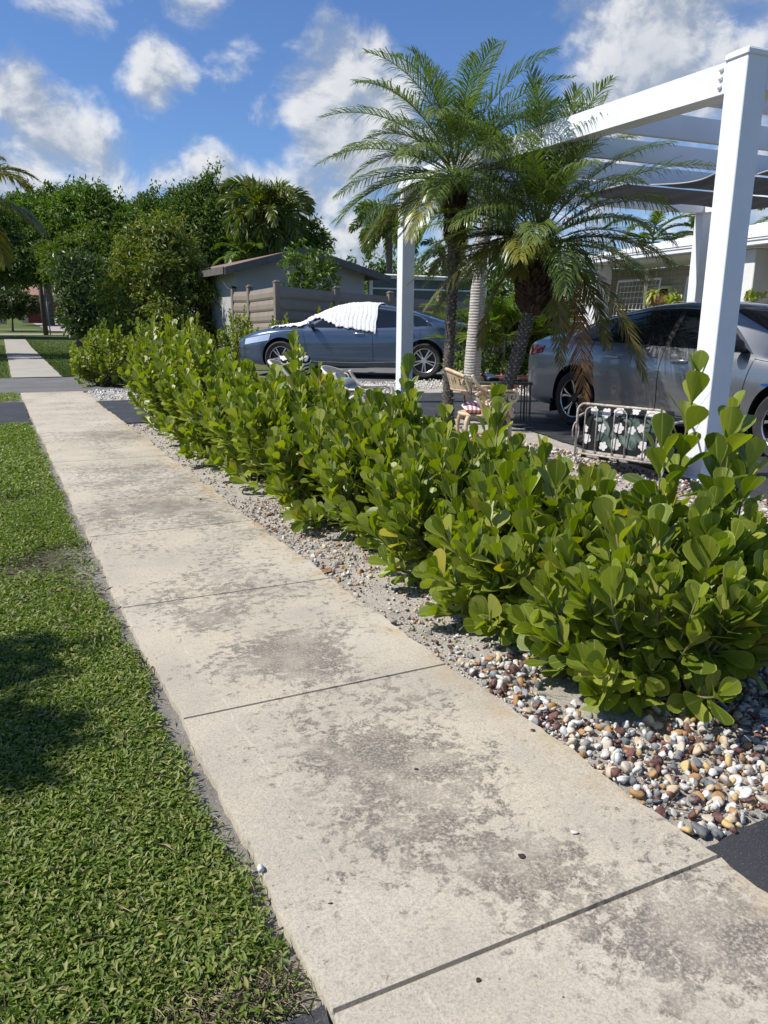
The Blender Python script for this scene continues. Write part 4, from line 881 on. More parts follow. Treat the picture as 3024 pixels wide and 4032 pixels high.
far_palm('fan_palm', 'dark bushy palm beyond the patio screen, left of the thin post', (16.9, 31.8, -.03), (16.9, 31.8, 5.0), 24, 1.9, 1.9, .5, .06, 60, 9, (PF, RACH), True, el=(1.3, .0))
far_palm('fan_palm', 'small palm behind the patio screen, right of the thin post', (19.2, 30.8, -.03), (19.2, 30.8, 3.9), 12, 1.3, 1.7, .35, .05, 40, 12, (FX, RACH), True, el=(1.0, -.4))
far_palm('coconut_palm', 'coconut palm at the left margin whose fronds arch over the lawn', (-.6, 29.0, -.03), (-.15, 28.9, 4.45), 18, 3.1, 1.35, .85, .06, 60, 15, (PF_Y, RACH), False, el=(1.2, -.1), hang=.9)
for i, (u, v, z) in enumerate([(19.3, 18.7, 3.7), (20.6, 18.0, 3.9), (22.5, 16.2, 4.2)]):
    far_palm('garden_palm', ['yellowish palm top over the left end of the white roof', 'palm top over the middle of the white roof', 'palm over the white roof beside the main post'][i], (u, v, -.03), (u, v, z), 11, 1.7, 1.4, .4, .04, 40, 20+i, (AR if i == 0 else PF, RACH), False, 'palms behind the white roofed house', el=(1.2, -.2))
tree('vine_shrub', 'leafy vine shrub against the porch, behind the tail of the silver sedan', (10.4, 12.85, -.03), [(10.35, 12.85, 1.0, .40), (10.55, 12.8, 1.55, .38), (10.3, 12.9, .5, .45), (10.75, 12.7, 2.0, .22), (10.1, 13.1, 1.3, .35)], LF_YEL, 420, .13, .5, 9, .2, .2, 214, .04, cat='shrub')
tree('flower_shrub', 'low dark shrub at the brick edging between the palm trunks', (9.2, 13.0, -.03), [(9.0, 13.1, .35, .3), (9.5, 12.8, .3, .3), (10.0, 12.5, .35, .35), (8.7, 13.3, .3, .25)], LF_MID, 260, .10, .55, 9, .15, .1, 215, .02, cat='shrub')

# far wood that closes the view behind the houses
_g = rnd(97); mb = MB(); B_ = []
for _k in range(120):
    _a = -.75+1.75*_k/119; _d = _g.uniform(112, 126); B_.append((_d*math.sin(_a), _d*math.cos(_a), _g.uniform(2.5, 6.0), _g.uniform(3.0, 4.6)))
crown(mb, B_, 9000, .9, .45, 7, 1.4, .2, 99, low=-.7)
tag(mb.build('far_wood', LF_FIC), 'continuous dark wood far behind the houses', 'wood', kind='stuff')
# ================================================================== CARS
def paint(name, col, rough=.32, metal=.75):
    m = bpy.data.materials.new(name); m.use_nodes = True; n = NT(m.node_tree); p = n.n['Principled BSDF']
    tc = n.node('ShaderNodeTexCoord').outputs['Object']
    c = n.mix(n.rng(n.noise(tc, 3.0, 5), .4, .7, 0, .25), col, tuple(x*.8 for x in col))
    n.l.new(c, p.inputs['Base Color']); p.inputs['Metallic'].default_value = metal; p.inputs['Roughness'].default_value = rough
    p.inputs['Coat Weight'].default_value = 1.0; p.inputs['Coat Roughness'].default_value = .03
    b = n.node('ShaderNodeBump'); b.inputs['Strength'].default_value = .04; b.inputs['Distance'].default_value = .002
    n.l.new(n.noise(tc, 900, 1), b.inputs['Height']); n.l.new(b.outputs[0], p.inputs['Normal']); return m
M_SILVER = paint("silver grey metallic paint", (.235, .245, .26))
M_BLUE = paint("slate blue metallic paint", (.085, .122, .178))
M_GLASS = pbr("tinted car glass", (.008, .010, .013), .03, coat=.5, spec=.6)
M_BLACK = pbr("black trim", (.012, .012, .013), .45)
M_RUBBER = pbr("tyre rubber", (.022, .022, .023), .85, col2=(.035, .034, .032), nscale=12)
M_CHROME = pbr("bright trim", (.72, .73, .75), .16, 1.0)
M_ALLOY = pbr("machined alloy", (.62, .62, .63), .28, .9)
M_ALLOY_D = pbr("dark alloy", (.03, .03, .033), .35, .5)
M_TAIL = pbr("red lamp lens", (.28, .012, .010), .12, coat=1.0)
M_LAMP = pbr("clear lamp lens", (.62, .66, .70), .08, .35, coat=1.0)
M_BADGE = pbr("blue badge", (.02, .09, .38), .25, .4)

class Sedan:
    def __init__(s, L, hw, H, axles, R, top, belt, rail, plan):
        s.L, s.hw, s.H, s.ax, s.R = L, hw, H, axles, R
        xs = np.linspace(-L/2, L/2, 400); s.xs = xs
        def sm(k, w=15):
            y = np.interp(xs, [a for a, _ in k], [b for _, b in k]); q = np.pad(y, w, mode='edge')
            return np.convolve(q, np.ones(2*w+1)/(2*w+1), 'valid')
        s.T_, s.B_, s.RW_, s.P_ = sm(top, 9), sm(belt, 12), sm(rail, 10), sm(plan, 6)
        s.bot_ = sm([(-L/2, .28), (-L/2+.30, .22), (-1.0, .19), (1.0, .19), (L/2-.4, .20), (L/2, .27)], 8)
    def q(s, a, x): return np.interp(x, s.xs, a)
    PROF = ([0, .05, .12, .22, .45, .66, .72, .80, .93, 1.0], [.90, .95, .982, .978, .985, 1.0, .992, .984, .965, .93])
    def section(s, x):
        """half outline, sill to roof centre, (y,z) with y>=0"""
        W, B, T, b, rw = (float(s.q(a, x)) for a in (s.P_, s.B_, s.T_, s.bot_, s.RW_)); W *= s.hw
        t = np.array([0, .05, .14, .28, .42, .58, .74, .86, .95, 1.0]); y = W*np.interp(t, *s.PROF); z = b+t*(B-b)
        h = max(T-B, .012); yb = .93*W; yr = min(rw*s.hw, yb-.03)
        zr = B+h*(.84 if h > .2 else .62)
        k = np.linspace(0, 1, 7)[1:]; y2 = yb+(yr-yb)*(k**1.12); z2 = B+(zr-B)*k
        th = np.linspace(0, PI/2, 9)[1:]; y3 = yr*np.cos(th); z3 = zr+(T-zr)*np.sin(th)**.8
        y3[-1] = 0
        return np.concatenate([y, y2, y3]), np.concatenate([z, z2, z3])
    def Y(s, x, z):
        y, zz = s.section(x); i = 16
        return float(np.interp(z, zz[:i], y[:i]))
    def Z(s, x, y):
        yy, zz = s.section(x); return float(np.interp(abs(y), yy[10:][::-1], zz[10:][::-1]))
    def zrail(s, x): return float(s.section(x)[1][15])
    def patch(s, pts, nu=14, nv=7, off=.004, side=1, topfn=None):
        """quad (x,z) corners a,b (bottom), c,d (top: d above a) laid on the flank"""
        a, b, c, d = [np.array(p, float) for p in pts]; V = np.zeros((nu, nv, 3))
        for i in range(nu):
            u = i/(nu-1); lo = a+(b-a)*u; hi = d+(c-d)*u
            if topfn: hi = np.array([hi[0], topfn(hi[0])])
            for j in range(nv):
                p = lo+(hi-lo)*j/(nv-1); V[i, j] = (p[0], side*(s.Y(p[0], p[1])+off), p[1])
        return V
    def toppatch(s, x0, x1, f, off=.005, nu=16, nv=17, x0e=None, x1e=None):
        V = np.zeros((nu, nv, 3))
        for i in range(nu):
            for j in range(nv):
                e = -1+2*j/(nv-1); xa = x0+(0 if x0e is None else x0e)*e*e; xb = x1+(0 if x1e is None else x1e)*e*e
                x = xa+(xb-xa)*i/(nu-1); y = e*f*float(s.q(s.RW_, x))*s.hw
                V[i, j] = (x, y, s.Z(x, y)+off)
        return V
def lin(mb, car, pts, r, side, mat=0, off=.002, n=14):
    P = np.array(pts, float); s = np.linspace(0, 1, len(P)); t = np.linspace(0, 1, n)
    X = np.interp(t, s, P[:, 0]); Zz = np.interp(t, s, P[:, 1])
    mb.tube([(x, side*(car.Y(x, z)+off), z) for x, z in zip(X, Zz)], r, 5, mat)

def wheel(root, x, y, side, R, style, w=.225):
    e = empty('wheel', (x, y, R), None, None); e.parent = root
    del_keys = [k for k in ('label', 'category') if k in e]
    t = MB(); rr = R*.69
    t.lathe([(rr, -w*.40), (R*.90, -w*.5), (R*.975, -w*.40), (R, -w*.26), (R, w*.26), (R*.975, w*.40), (R*.90, w*.5), (rr, w*.42)], 44, axis='y')
    t.build('tyre', M_RUBBER, e, auto=35)
    r = MB()
    r.lathe([(rr, -w*.4), (rr*.985, w*.40), (rr*.93, w*.37), (rr*.90, w*.1), (.02, w*.06)], 44, axis='y', mat=1)
    r.lathe([(rr*1.0, w*.41), (rr*.985, w*.43), (rr*.945, w*.40)], 44, axis='y', mat=0)
    yo = w*.36
    if style == 'five':
        for k in range(5):
            a = k*2*PI/5+.3
            for sgn in (-1, 1):   # forked spokes with an angular bright face
                p = [(.16, .07), (.42, .15), (.70, .20), (.95, .30), (.97, .16), (.72, .07), (.45, .045), (.17, .01)]
                poly = [(rr*rad*math.cos(a+sgn*an), rr*rad*math.sin(a+sgn*an)) for rad, an in p]
                V = [(px, yo-.012*(1-math.hypot(px, pz)/rr), pz) for px, pz in poly]; V2 = [(px, yo-.05, pz) for px, pz in poly]; m_ = len(poly)
                for d_, VV, mt in ((0, V, 0),):
                    r.add(V+V2, [list(range(m_))], 0)
                r.add(V+V2, [[i, (i+1) % m_, m_+(i+1) % m_, m_+i] for i in range(m_)], 1)
    else:
        for k in range(10):
            a = k*2*PI/10; da = .16 if k % 2 else -.16
            r.tube([(rr*.15*math.cos(a), yo-.01, rr*.15*math.sin(a)), (rr*.95*math.cos(a+da), yo, rr*.95*math.sin(a+da))], .016, 6, mat=0)
    r.lathe([(.0, yo+.006), (.05, yo+.004), (.062, yo-.012), (.062, yo-.05)], 20, axis='y', mat=1 if style == 'five' else 0)
    for k in range(5): r.tube([(.045*math.cos(k*1.257)*1.9, yo-.03, .045*math.sin(k*1.257)*1.9), (.045*math.cos(k*1.257)*1.9, yo-.004, .045*math.sin(k*1.257)*1.9)], .010, 6, mat=1)
    r.lathe([(rr*.78, -.02), (rr*.2, -.02)], 30, axis='y', mat=2)
    r.build('rim', [M_ALLOY, M_ALLOY_D, pbr("brake disc", (.25, .24, .23), .4, .8)], e, auto=30)
    e.rotation_euler = (0, 0, 0 if side > 0 else PI)
    return e

def car_body(root, c, mpaint):
    xs = np.concatenate([np.linspace(-c.L/2, -c.L/2+.3, 12)[:-1], np.linspace(-c.L/2+.3, c.L/2-.3, 92), np.linspace(c.L/2-.3, c.L/2, 12)[1:]])
    rings = []
    for x in xs:
        y, z = c.section(x); ring = [(x, a, b) for a, b in zip(y, z)]+[(x, -a, b) for a, b in zip(y[-2::-1], z[-2::-1])]
        rings.append(ring)
    def shrink(ring, x, ky, kz, dz):
        R = np.array(ring); m = R[:, 2].mean(); R[:, 1] *= ky; R[:, 2] = m+(R[:, 2]-m)*kz+dz; R[:, 0] = x; return [tuple(p) for p in R]
    for (dx, ky, kz) in ((.018, .975, .965), (.030, .93, .91), (.034, .86, .82)):
        rings.insert(0, shrink(rings[2 if dx < .02 else 3], -c.L/2-dx, ky, kz, 0)) if False else None
    first, last = rings[0], rings[-1]
    for (dx, ky, kz) in ((.02, .975, .96), (.034, .93, .90), (.038, .84, .80)):
        rings.insert(0, shrink(first, -c.L/2-dx, ky, kz, 0)); rings.append(shrink(last, c.L/2+dx, ky, kz, 0))
    V = np.array(rings); a, b = V.shape[:2]
    mb = MB(); i = np.arange(a-1)[:, None]; j = np.arange(b)[None]; j2 = (j+1) % b
    F = np.stack([i*b+j, i*b+j2, (i+1)*b+j2, (i+1)*b+j], -1).reshape(-1, 4)
    mb.add(V.reshape(-1, 3), [F]); mb.f.append((np.array([list(range(b))[::-1]]), 0)); mb.f.append((np.array([list(range((a-1)*b, a*b))]), 0))
    body = mb.build('body', [mpaint, M_BLACK], root, auto=42)
    import bmesh
    bm = bmesh.new(); bm.from_mesh(body.data); bmesh.ops.recalc_face_normals(bm, faces=bm.faces); bm.to_mesh(body.data); bm.free()
    # wheel arches
    for x in c.ax:
        for sg in (-1, 1):
            cm = MB(); n = 40; th = np.arange(n)*2*PI/n; r = c.R+.052
            for_y = (sg*.50, sg*1.2)
            Vv = [(x+r*math.cos(t), for_y[0], c.R+.02+r*math.sin(t)) for t in th]+[(x+r*math.cos(t), for_y[1], c.R+.02+r*math.sin(t)) for t in th]
            fs = [[k, (k+1) % n, n+(k+1) % n, n+k] for k in range(n)]+[list(range(n))[::-1], list(range(n, 2*n))]
            cm.add(Vv, fs, 1); co = cm.build('cutter', [mpaint, M_BLACK], root)
            bm = bmesh.new(); bm.from_mesh(co.data); bmesh.ops.recalc_face_normals(bm, faces=bm.faces); bm.to_mesh(co.data); bm.free()
            md = body.modifiers.new('arch', 'BOOLEAN'); md.operation = 'DIFFERENCE'; md.object = co; md.solver = 'EXACT'
            bpy.context.view_layer.update()
            dg = bpy.context.evaluated_depsgraph_get(); me = bpy.data.meshes.new_from_object(body.evaluated_get(dg))
            body.modifiers.clear(); body.data = me
            cmesh = co.data; bpy.data.objects.remove(co); bpy.data.meshes.remove(cmesh)
    try: body.data.set_sharp_from_angle(angle=math.radians(38))
    except Exception: pass
    return body
def part(root, name, mat, fn, auto=40):
    mb = MB(); fn(mb); return mb.build(name, mat, root, auto=auto)
def dressed(root, c, mpaint, k, style):
    """glass, seams, lamps, mirrors, wheels"""
    car_body(root, c, mpaint)
    for sg in (-1, 1):
        top = lambda x: c.zrail(x)-.030
        # black surround behind the panes
        part(root, 'window_surround', M_BLACK, lambda m: m.grid(c.patch([(k['w0'], k['wz0']), (k['w3'], k['wz3']), (k['a1'], 0), (k['c0'], 0)], 40, 8, .0025, sg, lambda x: c.zrail(x)-.012), flip=sg < 0))
        part(root, 'quarter_window', M_GLASS, lambda m: m.grid(c.patch([(k['w0']+.06, k['wz0']+.02), (k['w1']-.02, k['wz1']+.015), (k['w1']+.06, 0), (k['c0']+.05, 0)], 14, 7, .006, sg, top), flip=sg < 0))
        part(root, 'door_window', M_GLASS, lambda m: m.grid(c.patch([(k['w1']+.03, k['wz1']+.015), (k['w2']-.03, k['wz2']+.015), (k['w2']-.05, 0), (k['w1']+.10, 0)], 18, 7, .006, sg, top), flip=sg < 0))
        part(root, 'door_window', M_GLASS, lambda m: m.grid(c.patch([(k['w2']+.04, k['wz2']+.015), (k['w3']-.05, k['wz3']+.015), (k['a1']-.03, 0), (k['w2']+.02, 0)], 18, 7, .006, sg, top), flip=sg < 0))
        def trim(m):
            X = np.linspace(k['c0'], k['a1'], 30); m.tube([(x, sg*(c.Y(x, c.zrail(x)-.008)+.006), c.zrail(x)-.008) for x in X], .006, 6)
            lin(m, c, [(k['a1'], c.zrail(k['a1'])-.008), (k['w3'], k['wz3'])], .006, sg, off=.006)
            lin(m, c, [(k['c0'], c.zrail(k['c0'])-.008), (k['w0'], k['wz0'])], .006, sg, off=.006)
        part(root, 'window_trim', M_CHROME, trim)
        def seams(m):
            b = lambda x: float(c.q(c.B_, x))
            lin(m, c, [(k['w2']+.0, k['wz2']), (k['w2']-.02, .75), (k['w2']-.03, .30)], .0035, sg)
            lin(m, c, [(k['d3']+.05, b(k['d3'])-.01), (k['d3']+.01, .75), (k['d3']-.03, .52), (k['d3']-.02, .30)], .0035, sg)
            lin(m, c, [(k['w1']-.12, k['wz1']), (k['w1']-.14, .82), (k['w1']-.04, .62)], .0035, sg)
            lin(m, c, [(k['d3']-.02, .30), (k['w1']+.0, .30)], .0035, sg)
            lin(m, c, [(k['d3']+.05, b(k['d3'])-.02), (k['d3']+.55, b(k['d3']+.55)-.035), (k['L2']-.35, b(k['L2']-.35)-.05)], .003, sg)
        part(root, 'panel_seam', M_BLACK, seams)
        def sill(m): lin(m, c, [(c.ax[0]+c.R+.10, .315), (0, .285), (c.ax[1]-c.R-.12, .30)], .010, sg, off=-.002, n=30)
        part(root, 'sill_strip', M_CHROME, sill)
        for hx in k['handles']:
            def hand(m):
                z = k['hz']; y = c.Y(hx, z); m.box((hx, sg*(y+.020), z+.006), (.205, .022, .032), bev=.009); m.box((hx-.09, sg*(y+.008), z+.006), (.02, .02, .024), bev=.004); m.box((hx+.09, sg*(y+.008), z+.006), (.02, .02, .024), bev=.004)
            h = part(root, 'door_handle', M_CHROME if style == 'ten' else M_ALLOY, hand)
        def mir(m):
            x, z = k['w3']-.10, k['wz3']+.075; y = c.Y(x, k['wz3'])
            P, F = MIRROR; m.add(np.array(P)*np.array([.12, .20, .13])+np.array([x, sg*(y+.13), z]), F); m.box((x, sg*(y+.02), z-.05), (.07, .10, .03), bev=.01)
        part(root, 'wing_mirror', [mpaint if style == 'ten' else M_BLACK], mir)
        part(root, 'taillight', M_TAIL, lambda m: m.grid(c.patch(k['tail'], 12, 6, .010, sg), flip=sg < 0))
        part(root, 'headlight', M_LAMP, lambda m: m.grid(c.patch(k['head'], 14, 6, .008, sg), flip=sg < 0))
        for x in c.ax: wheel(root, x, sg*(c.hw-.125), sg, c.R, style)
    part(root, 'windscreen', M_GLASS, lambda m: m.grid(c.toppatch(k['ws0'], k['ws1'], .93, x0e=-.20, x1e=-.06), flip=True))
    part(root, 'rear_window', M_GLASS, lambda m: m.grid(c.toppatch(k['rw0'], k['rw1'], .90, x0e=.10, x1e=.05), flip=True))
def uvs(n=14, m=9):
    V = []; 
    for i in range(m+1):
        p = PI*i/m
        for j in range(n): V.append((.5*math.copysign(abs(math.cos(p))**.7, math.cos(p)), .5*math.sin(p)**.8*math.cos(2*PI*j/n), .5*math.sin(p)**.8*math.sin(2*PI*j/n)))
    F = [[i*n+j, i*n+(j+1) % n, (i+1)*n+(j+1) % n, (i+1)*n+j] for i in range(m) for j in range(n)]
    return V, F
MIRROR = uvs()

# silver fastback sedan, nose towards the camera side of the drive
S = Sedan(4.88, .93, 1.485, (-1.36, 1.47), .335,
          [(-2.44, .99), (-2.30, 1.065), (-1.98, 1.115), (-1.75, 1.16), (-1.35, 1.275), (-.95, 1.385), (-.50, 1.462), (-.05, 1.485), (.30, 1.462), (.55, 1.41), (1.0, 1.19), (1.32, 1.03), (1.7, .97), (2.1, .89), (2.35, .80), (2.44, .70)],
          [(-2.44, .93), (-2.2, 1.01), (-1.9, 1.03), (-1.0, 1.0), (0, .965), (.9, .945), (1.3, .925), (1.8, .865), (2.2, .78), (2.44, .66)],
          [(-2.44, .70), (-1.9, .68), (-1.3, .64), (-.6, .625), (.2, .63), (.6, .65), (1.0, .70), (1.4, .76), (2.44, .70)],
          [(-2.44, .80), (-2.36, .90), (-2.15, .955), (-1.6, .995), (-.5, 1.0), (1.0, 1.0), (1.6, .985), (2.0, .94), (2.25, .85), (2.44, .70)])
sil = empty('silver_sedan', (7.34, 5.94, -.010), 'silver grey fastback sedan parked under the white pergola', 'car', 'cars on the driveways', rz=-PI/2)
dressed(sil, S, M_SILVER, dict(w0=-1.62, wz0=1.045, c0=-1.28, w1=-.98, wz1=1.02, w2=-.02, wz2=.985, w3=1.02, wz3=.965, a1=.50, d3=1.02, L2=2.44, handles=(-.74, .22), hz=.855,
        ws0=1.24, ws1=.60, rw0=-1.75, rw1=-1.02,
        tail=[(-2.40, .80), (-2.02, .86), (-1.98, .955), (-2.40, .955)], head=[(1.85, .66), (2.38, .60), (2.36, .69), (1.82, .76)]), 'five')
part(sil, 'fender_badge', M_BADGE, lambda m: m.grid(S.patch([(1.20, .685), (1.33, .685), (1.325, .705), (1.205, .705)], 5, 3, .006, -1), flip=True))
part(sil, 'antenna_fin', M_BLACK, lambda m: m.add([(-.95, 0, S.Z(-.95, 0)-.01), (-.70, .03, S.Z(-.7, 0)-.01), (-.70, -.03, S.Z(-.7, 0)-.01), (-.92, 0, S.Z(-.92, 0)+.06)], [(0, 1, 3), (0, 3, 2), (1, 2, 3)]))
part(sil, 'mud_flap', M_BLACK, lambda m: m.box((-1.36-.40, -.82, .22), (.02, .20, .16), bev=.005))
part(sil, 'mud_flap', M_BLACK, lambda m: m.box((1.47-.40, -.82, .22), (.02, .20, .16), bev=.005))

# slate blue sedan beyond the hedge
Bc = Sedan(4.95, .93, 1.45, (-1.42, 1.53), .345,
           [(-2.47, .98), (-2.36, 1.06), (-2.0, 1.10), (-1.72, 1.13), (-1.3, 1.25), (-.9, 1.37), (-.45, 1.435), (-.05, 1.45), (.25, 1.43), (.55, 1.35), (.95, 1.16), (1.22, 1.03), (1.6, .98), (2.0, .92), (2.3, .83), (2.47, .72)],
           [(-2.47, .93), (-2.2, 1.0), (-1.6, 1.01), (-.9, .965), (0, .94), (.9, .93), (1.3, .925), (1.8, .885), (2.2, .80), (2.47, .68)],
           [(-2.47, .70), (-1.9, .68), (-1.3, .63), (-.6, .61), (.2, .61), (.6, .64), (1.0, .70), (1.4, .76), (2.47, .70)],
           [(-2.47, .80), (-2.38, .90), (-2.15, .96), (-1.5, 1.0), (-.5, .985), (.9, .985), (1.6, 1.0), (2.0, .95), (2.25, .86), (2.47, .70)])
BC = (7.86, 16.02); BAZ = math.radians(-52.4)     # heading, clockwise from +y
blu = empty("blue_sedan", (BC[0], BC[1], .035), 'slate blue sedan with a white quilt over its windscreen', 'car', 'cars on the driveways', rz=PI/2-BAZ)
dressed(blu, Bc, M_BLUE, dict(w0=-1.60, wz0=1.02, c0=-1.30, w1=-1.20, wz1=.985, w2=-.36, wz2=.955, w3=.98, wz3=.95, a1=.46, d3=1.02, L2=2.47, handles=(-1.10, -.10), hz=.85,
        ws0=1.16, ws1=.56, rw0=-1.72, rw1=-.98,
        tail=[(-2.44, .82), (-2.05, .86), (-2.02, .95), (-2.44, .95)], head=[(1.78, .70), (2.36, .60), (2.34, .72), (1.74, .83)]), 'ten')
def grille(m):
    for z in np.linspace(.42, .66, 7): m.tube([(2.505-.10*(abs(y)/.5)**2, y, z) for y in np.linspace(-.46, .46, 15)], .008, 5)
    m.box((2.48, 0, .54), (.02, .86, .26), bev=.006); m.box((2.455, 0, .30), (.06, 1.15, .09), bev=.01)
part(blu, 'grille', M_BLACK, grille)
# quilt lying over the bonnet edge, windscreen and front door
M_QUILT = pbr("white quilted cotton", (.80, .80, .79), .95, col2=(.74, .74, .74), nscale=9, bump=.5, bscale=70, spec=.1)
def quilt(mb):
    X = np.linspace(2.02, -.44, 130); nv = 46; V = np.zeros((len(X), nv, 3))
    for i, x in enumerate(X):
        f = i/(len(X)-1); y, z = Bc.section(x); y = y[::-1]; z = z[::-1]           # roof centre -> sill
        seg = np.concatenate([[0], np.cumsum(np.hypot(np.diff(y), np.diff(z)))])
        # hem height on the near side: on the bonnet it stops at the edge, over the door it hangs below the glass
        hem = np.interp(x, [-.44, -.25, .35, .55, .76, .95, 1.1, 1.35, 2.02], [.84, .89, .97, 1.06, 1.14, 1.05, .965, .965, .93])
        hem += .012*math.sin(x*31)+.008*math.sin(x*77+1)
        k = np.where(z < hem)[0]; s1 = seg[k[0]] if len(k) else seg[-1]
        if len(k) and k[0] > 0: a = k[0]; s1 = seg[a-1]+(seg[a]-seg[a-1])*(z[a-1]-hem)/max(z[a-1]-z[a], 1e-6)
        s0 = -np.interp(x, [-.44, 1.0, 2.02], [.45, .55, .40])
        for j in range(nv):
            t = s0+(s1-s0)*j/(nv-1); yy = np.interp(abs(t), seg, y); zz = np.interp(abs(t), seg, z)
            h = .016+.0065*math.sin(f*2*PI*28+.7*math.sin(j*.5))+.004*math.sin(j*1.3+x*23)+.004*math.sin(j*.33-f*40)+.0045*math.sin(j*2.1+f*90)*math.sin(f*61+j*.2)
            d = .35 if zz > float(Bc.q(Bc.B_, x))+.3 else .8
            V[i, j] = (x+.006*math.sin(j*.7), math.copysign(yy+h*d, t), zz+h)
    mb.grid(V, flip=False)
mb = MB(); quilt(mb); qo = mb.build('white_quilt', M_QUILT, smooth=True)
qo.location = (BC[0], BC[1], .035); qo.rotation_euler = (0, 0, PI/2-BAZ)
qo.scale = (1.07,)*3; blu.scale = (1.07,)*3
sm = qo.modifiers.new('thickness', 'SOLIDIFY'); sm.thickness = .012; sm.offset = 1
tag(qo, 'crinkled white quilt draped over the windscreen and front door of the blue sedan', 'quilt')
# ================================================================== BUILDINGS, FENCE, PERGOLA
M_WHITE = pbr("white painted aluminium", (.78, .79, .80), .38, col2=(.73, .74, .75), nscale=3)
M_WHITE_MATT = pbr("white painted wood", (.74, .74, .72), .7, col2=(.66, .66, .63), nscale=5)
M_BOLT = pbr("white bolt cap", (.80, .80, .80), .35)
M_SHADE = leafmat("grey shade cloth", [(.055, .057, .062)], .20, .85, (.35, .35, .36), .2)
# ------------------------------------------------------------------ pergola
PA = math.radians(6.0); K = 1.33
per = empty('white_pergola', (5.25, 4.32, -.03), 'white aluminium pergola over the driveway with grey shade cloths between its slats', 'pergola', rz=-PA)
PL_, PW_ = 6.30, 5.60; PB = .20; BH = .215
def ph(s): return 2.92+.030*s
for i, (t, s) in enumerate([(0, 0), (0, PL_), (PW_, PL_), (PW_, 0)]):
    mb = MB(); h = ph(s)+BH+.004
    mb.box((t, s, h/2), (PB, PB, h), bev=.005)
    mb.box((t, s, .015), (PB+.1, PB+.1, .03), bev=.005)
    o = mb.build('post', M_WHITE, per)
    cp = MB(); cp.box((t, s, h+.016), (PB+.026, PB+.026, .040), bev=.006); cp.box((t, s, h+.040), (PB, PB, .016), bev=.005); cp.build('post_cap', M_WHITE, o)
    for zz in (.05, .11, .17):
        bl = MB(); px = t-(PB/2-.002)*(1 if t == 0 else -1); py = s+(PB/2+.045)*(1 if s == 0 else -1); d = -1 if t == 0 else 1; z_ = h-BH+zz
        bl.tube([(px, py, z_), (px+d*.014, py, z_)], [.019, .019], 10); bl.tube([(px+d*.014, py, z_), (px+d*.022, py, z_)], [.019, .007], 10)
        bl.build('bolt', M_BOLT, o, smooth=False)
def bar(name, a, b, w, hgt, z0, z1, mat=M_WHITE):
    """box beam from a to b (t,s), bottom rising z0 to z1"""
    a = np.array(a, float); b = np.array(b, float); d = (b-a)/np.linalg.norm(b-a); nrm = np.array([-d[1], d[0]])*w/2
    V = [(*(a-nrm), z0), (*(a+nrm), z0), (*(a+nrm), z0+hgt), (*(a-nrm), z0+hgt), (*(b-nrm), z1), (*(b+nrm), z1), (*(b+nrm), z1+hgt), (*(b-nrm), z1+hgt)]
    mb = MB(); mb.add(V, [[3, 2, 1, 0], [4, 5, 6, 7], [0, 1, 5, 4], [1, 2, 6, 5], [2, 3, 7, 6], [3, 0, 4, 7]]); return mb.build(name, mat, per)
bar('beam', (0, PB/2+.001), (0, PL_-PB/2-.001), PB-.006, BH, ph(0), ph(PL_))
bar('beam', (PW_, PB/2+.001), (PW_, PL_-PB/2-.001), PB-.006, BH, ph(0), ph(PL_))
bar('beam', (PB/2+.001, 0), (PW_-PB/2-.001, 0), PB-.006, BH, ph(0), ph(0))
bar('beam', (PB/2+.001, PL_), (PW_-PB/2-.001, PL_), PB-.006, BH, ph(PL_), ph(PL_))
SL = (.45, 1.6, 2.77, 4.06, 5.45)
for s in SL:
    bar('slat', (PB/2-.004, s), (PW_-PB/2+.004, s), .066, BH-.006, ph(s)+.003, ph(s)+.003)
def cloth(t0, t1, s0, s1, sag, seed):
    mb = MB(); T = np.linspace(t0, t1, 50); Q = np.linspace(s0, s1, 18); V = np.zeros((50, 18, 3))
    for i, t in enumerate(T):
        for j, s in enumerate(Q):
            f = (s-s0)/(s1-s0)
            V[i, j] = (t+.16*math.sin(f*PI)*(1-i/50)*(-1 if seed % 2 else 1), s, ph(s)-.012-sag*math.sin(PI*f)*(.7+.3*math.sin(i*.35))+.022*math.sin(i*.9+seed)*math.sin(PI*f))
    mb.grid(V); o = mb.build('shade_cloth', M_SHADE, per, smooth=True)
    hm = MB(); hm.tube([V[0, j] for j in range(18)], .010, 5); hm.build('hem', M_HEM, o, smooth=True)
M_HEM = pbr("cloth hem", (.40, .40, .39), .8)
cloth(3.0, 5.5, SL[1]+.06, SL[2]-.06, .03, 1); cloth(2.5, 5.5, SL[2]+.06, SL[3]-.06, .06, 2); cloth(2.2, 5.5, SL[3]+.06, SL[4]-.06, .08, 3); cloth(3.6, 5.5, SL[0]+.06, SL[1]-.06, .08, 4)

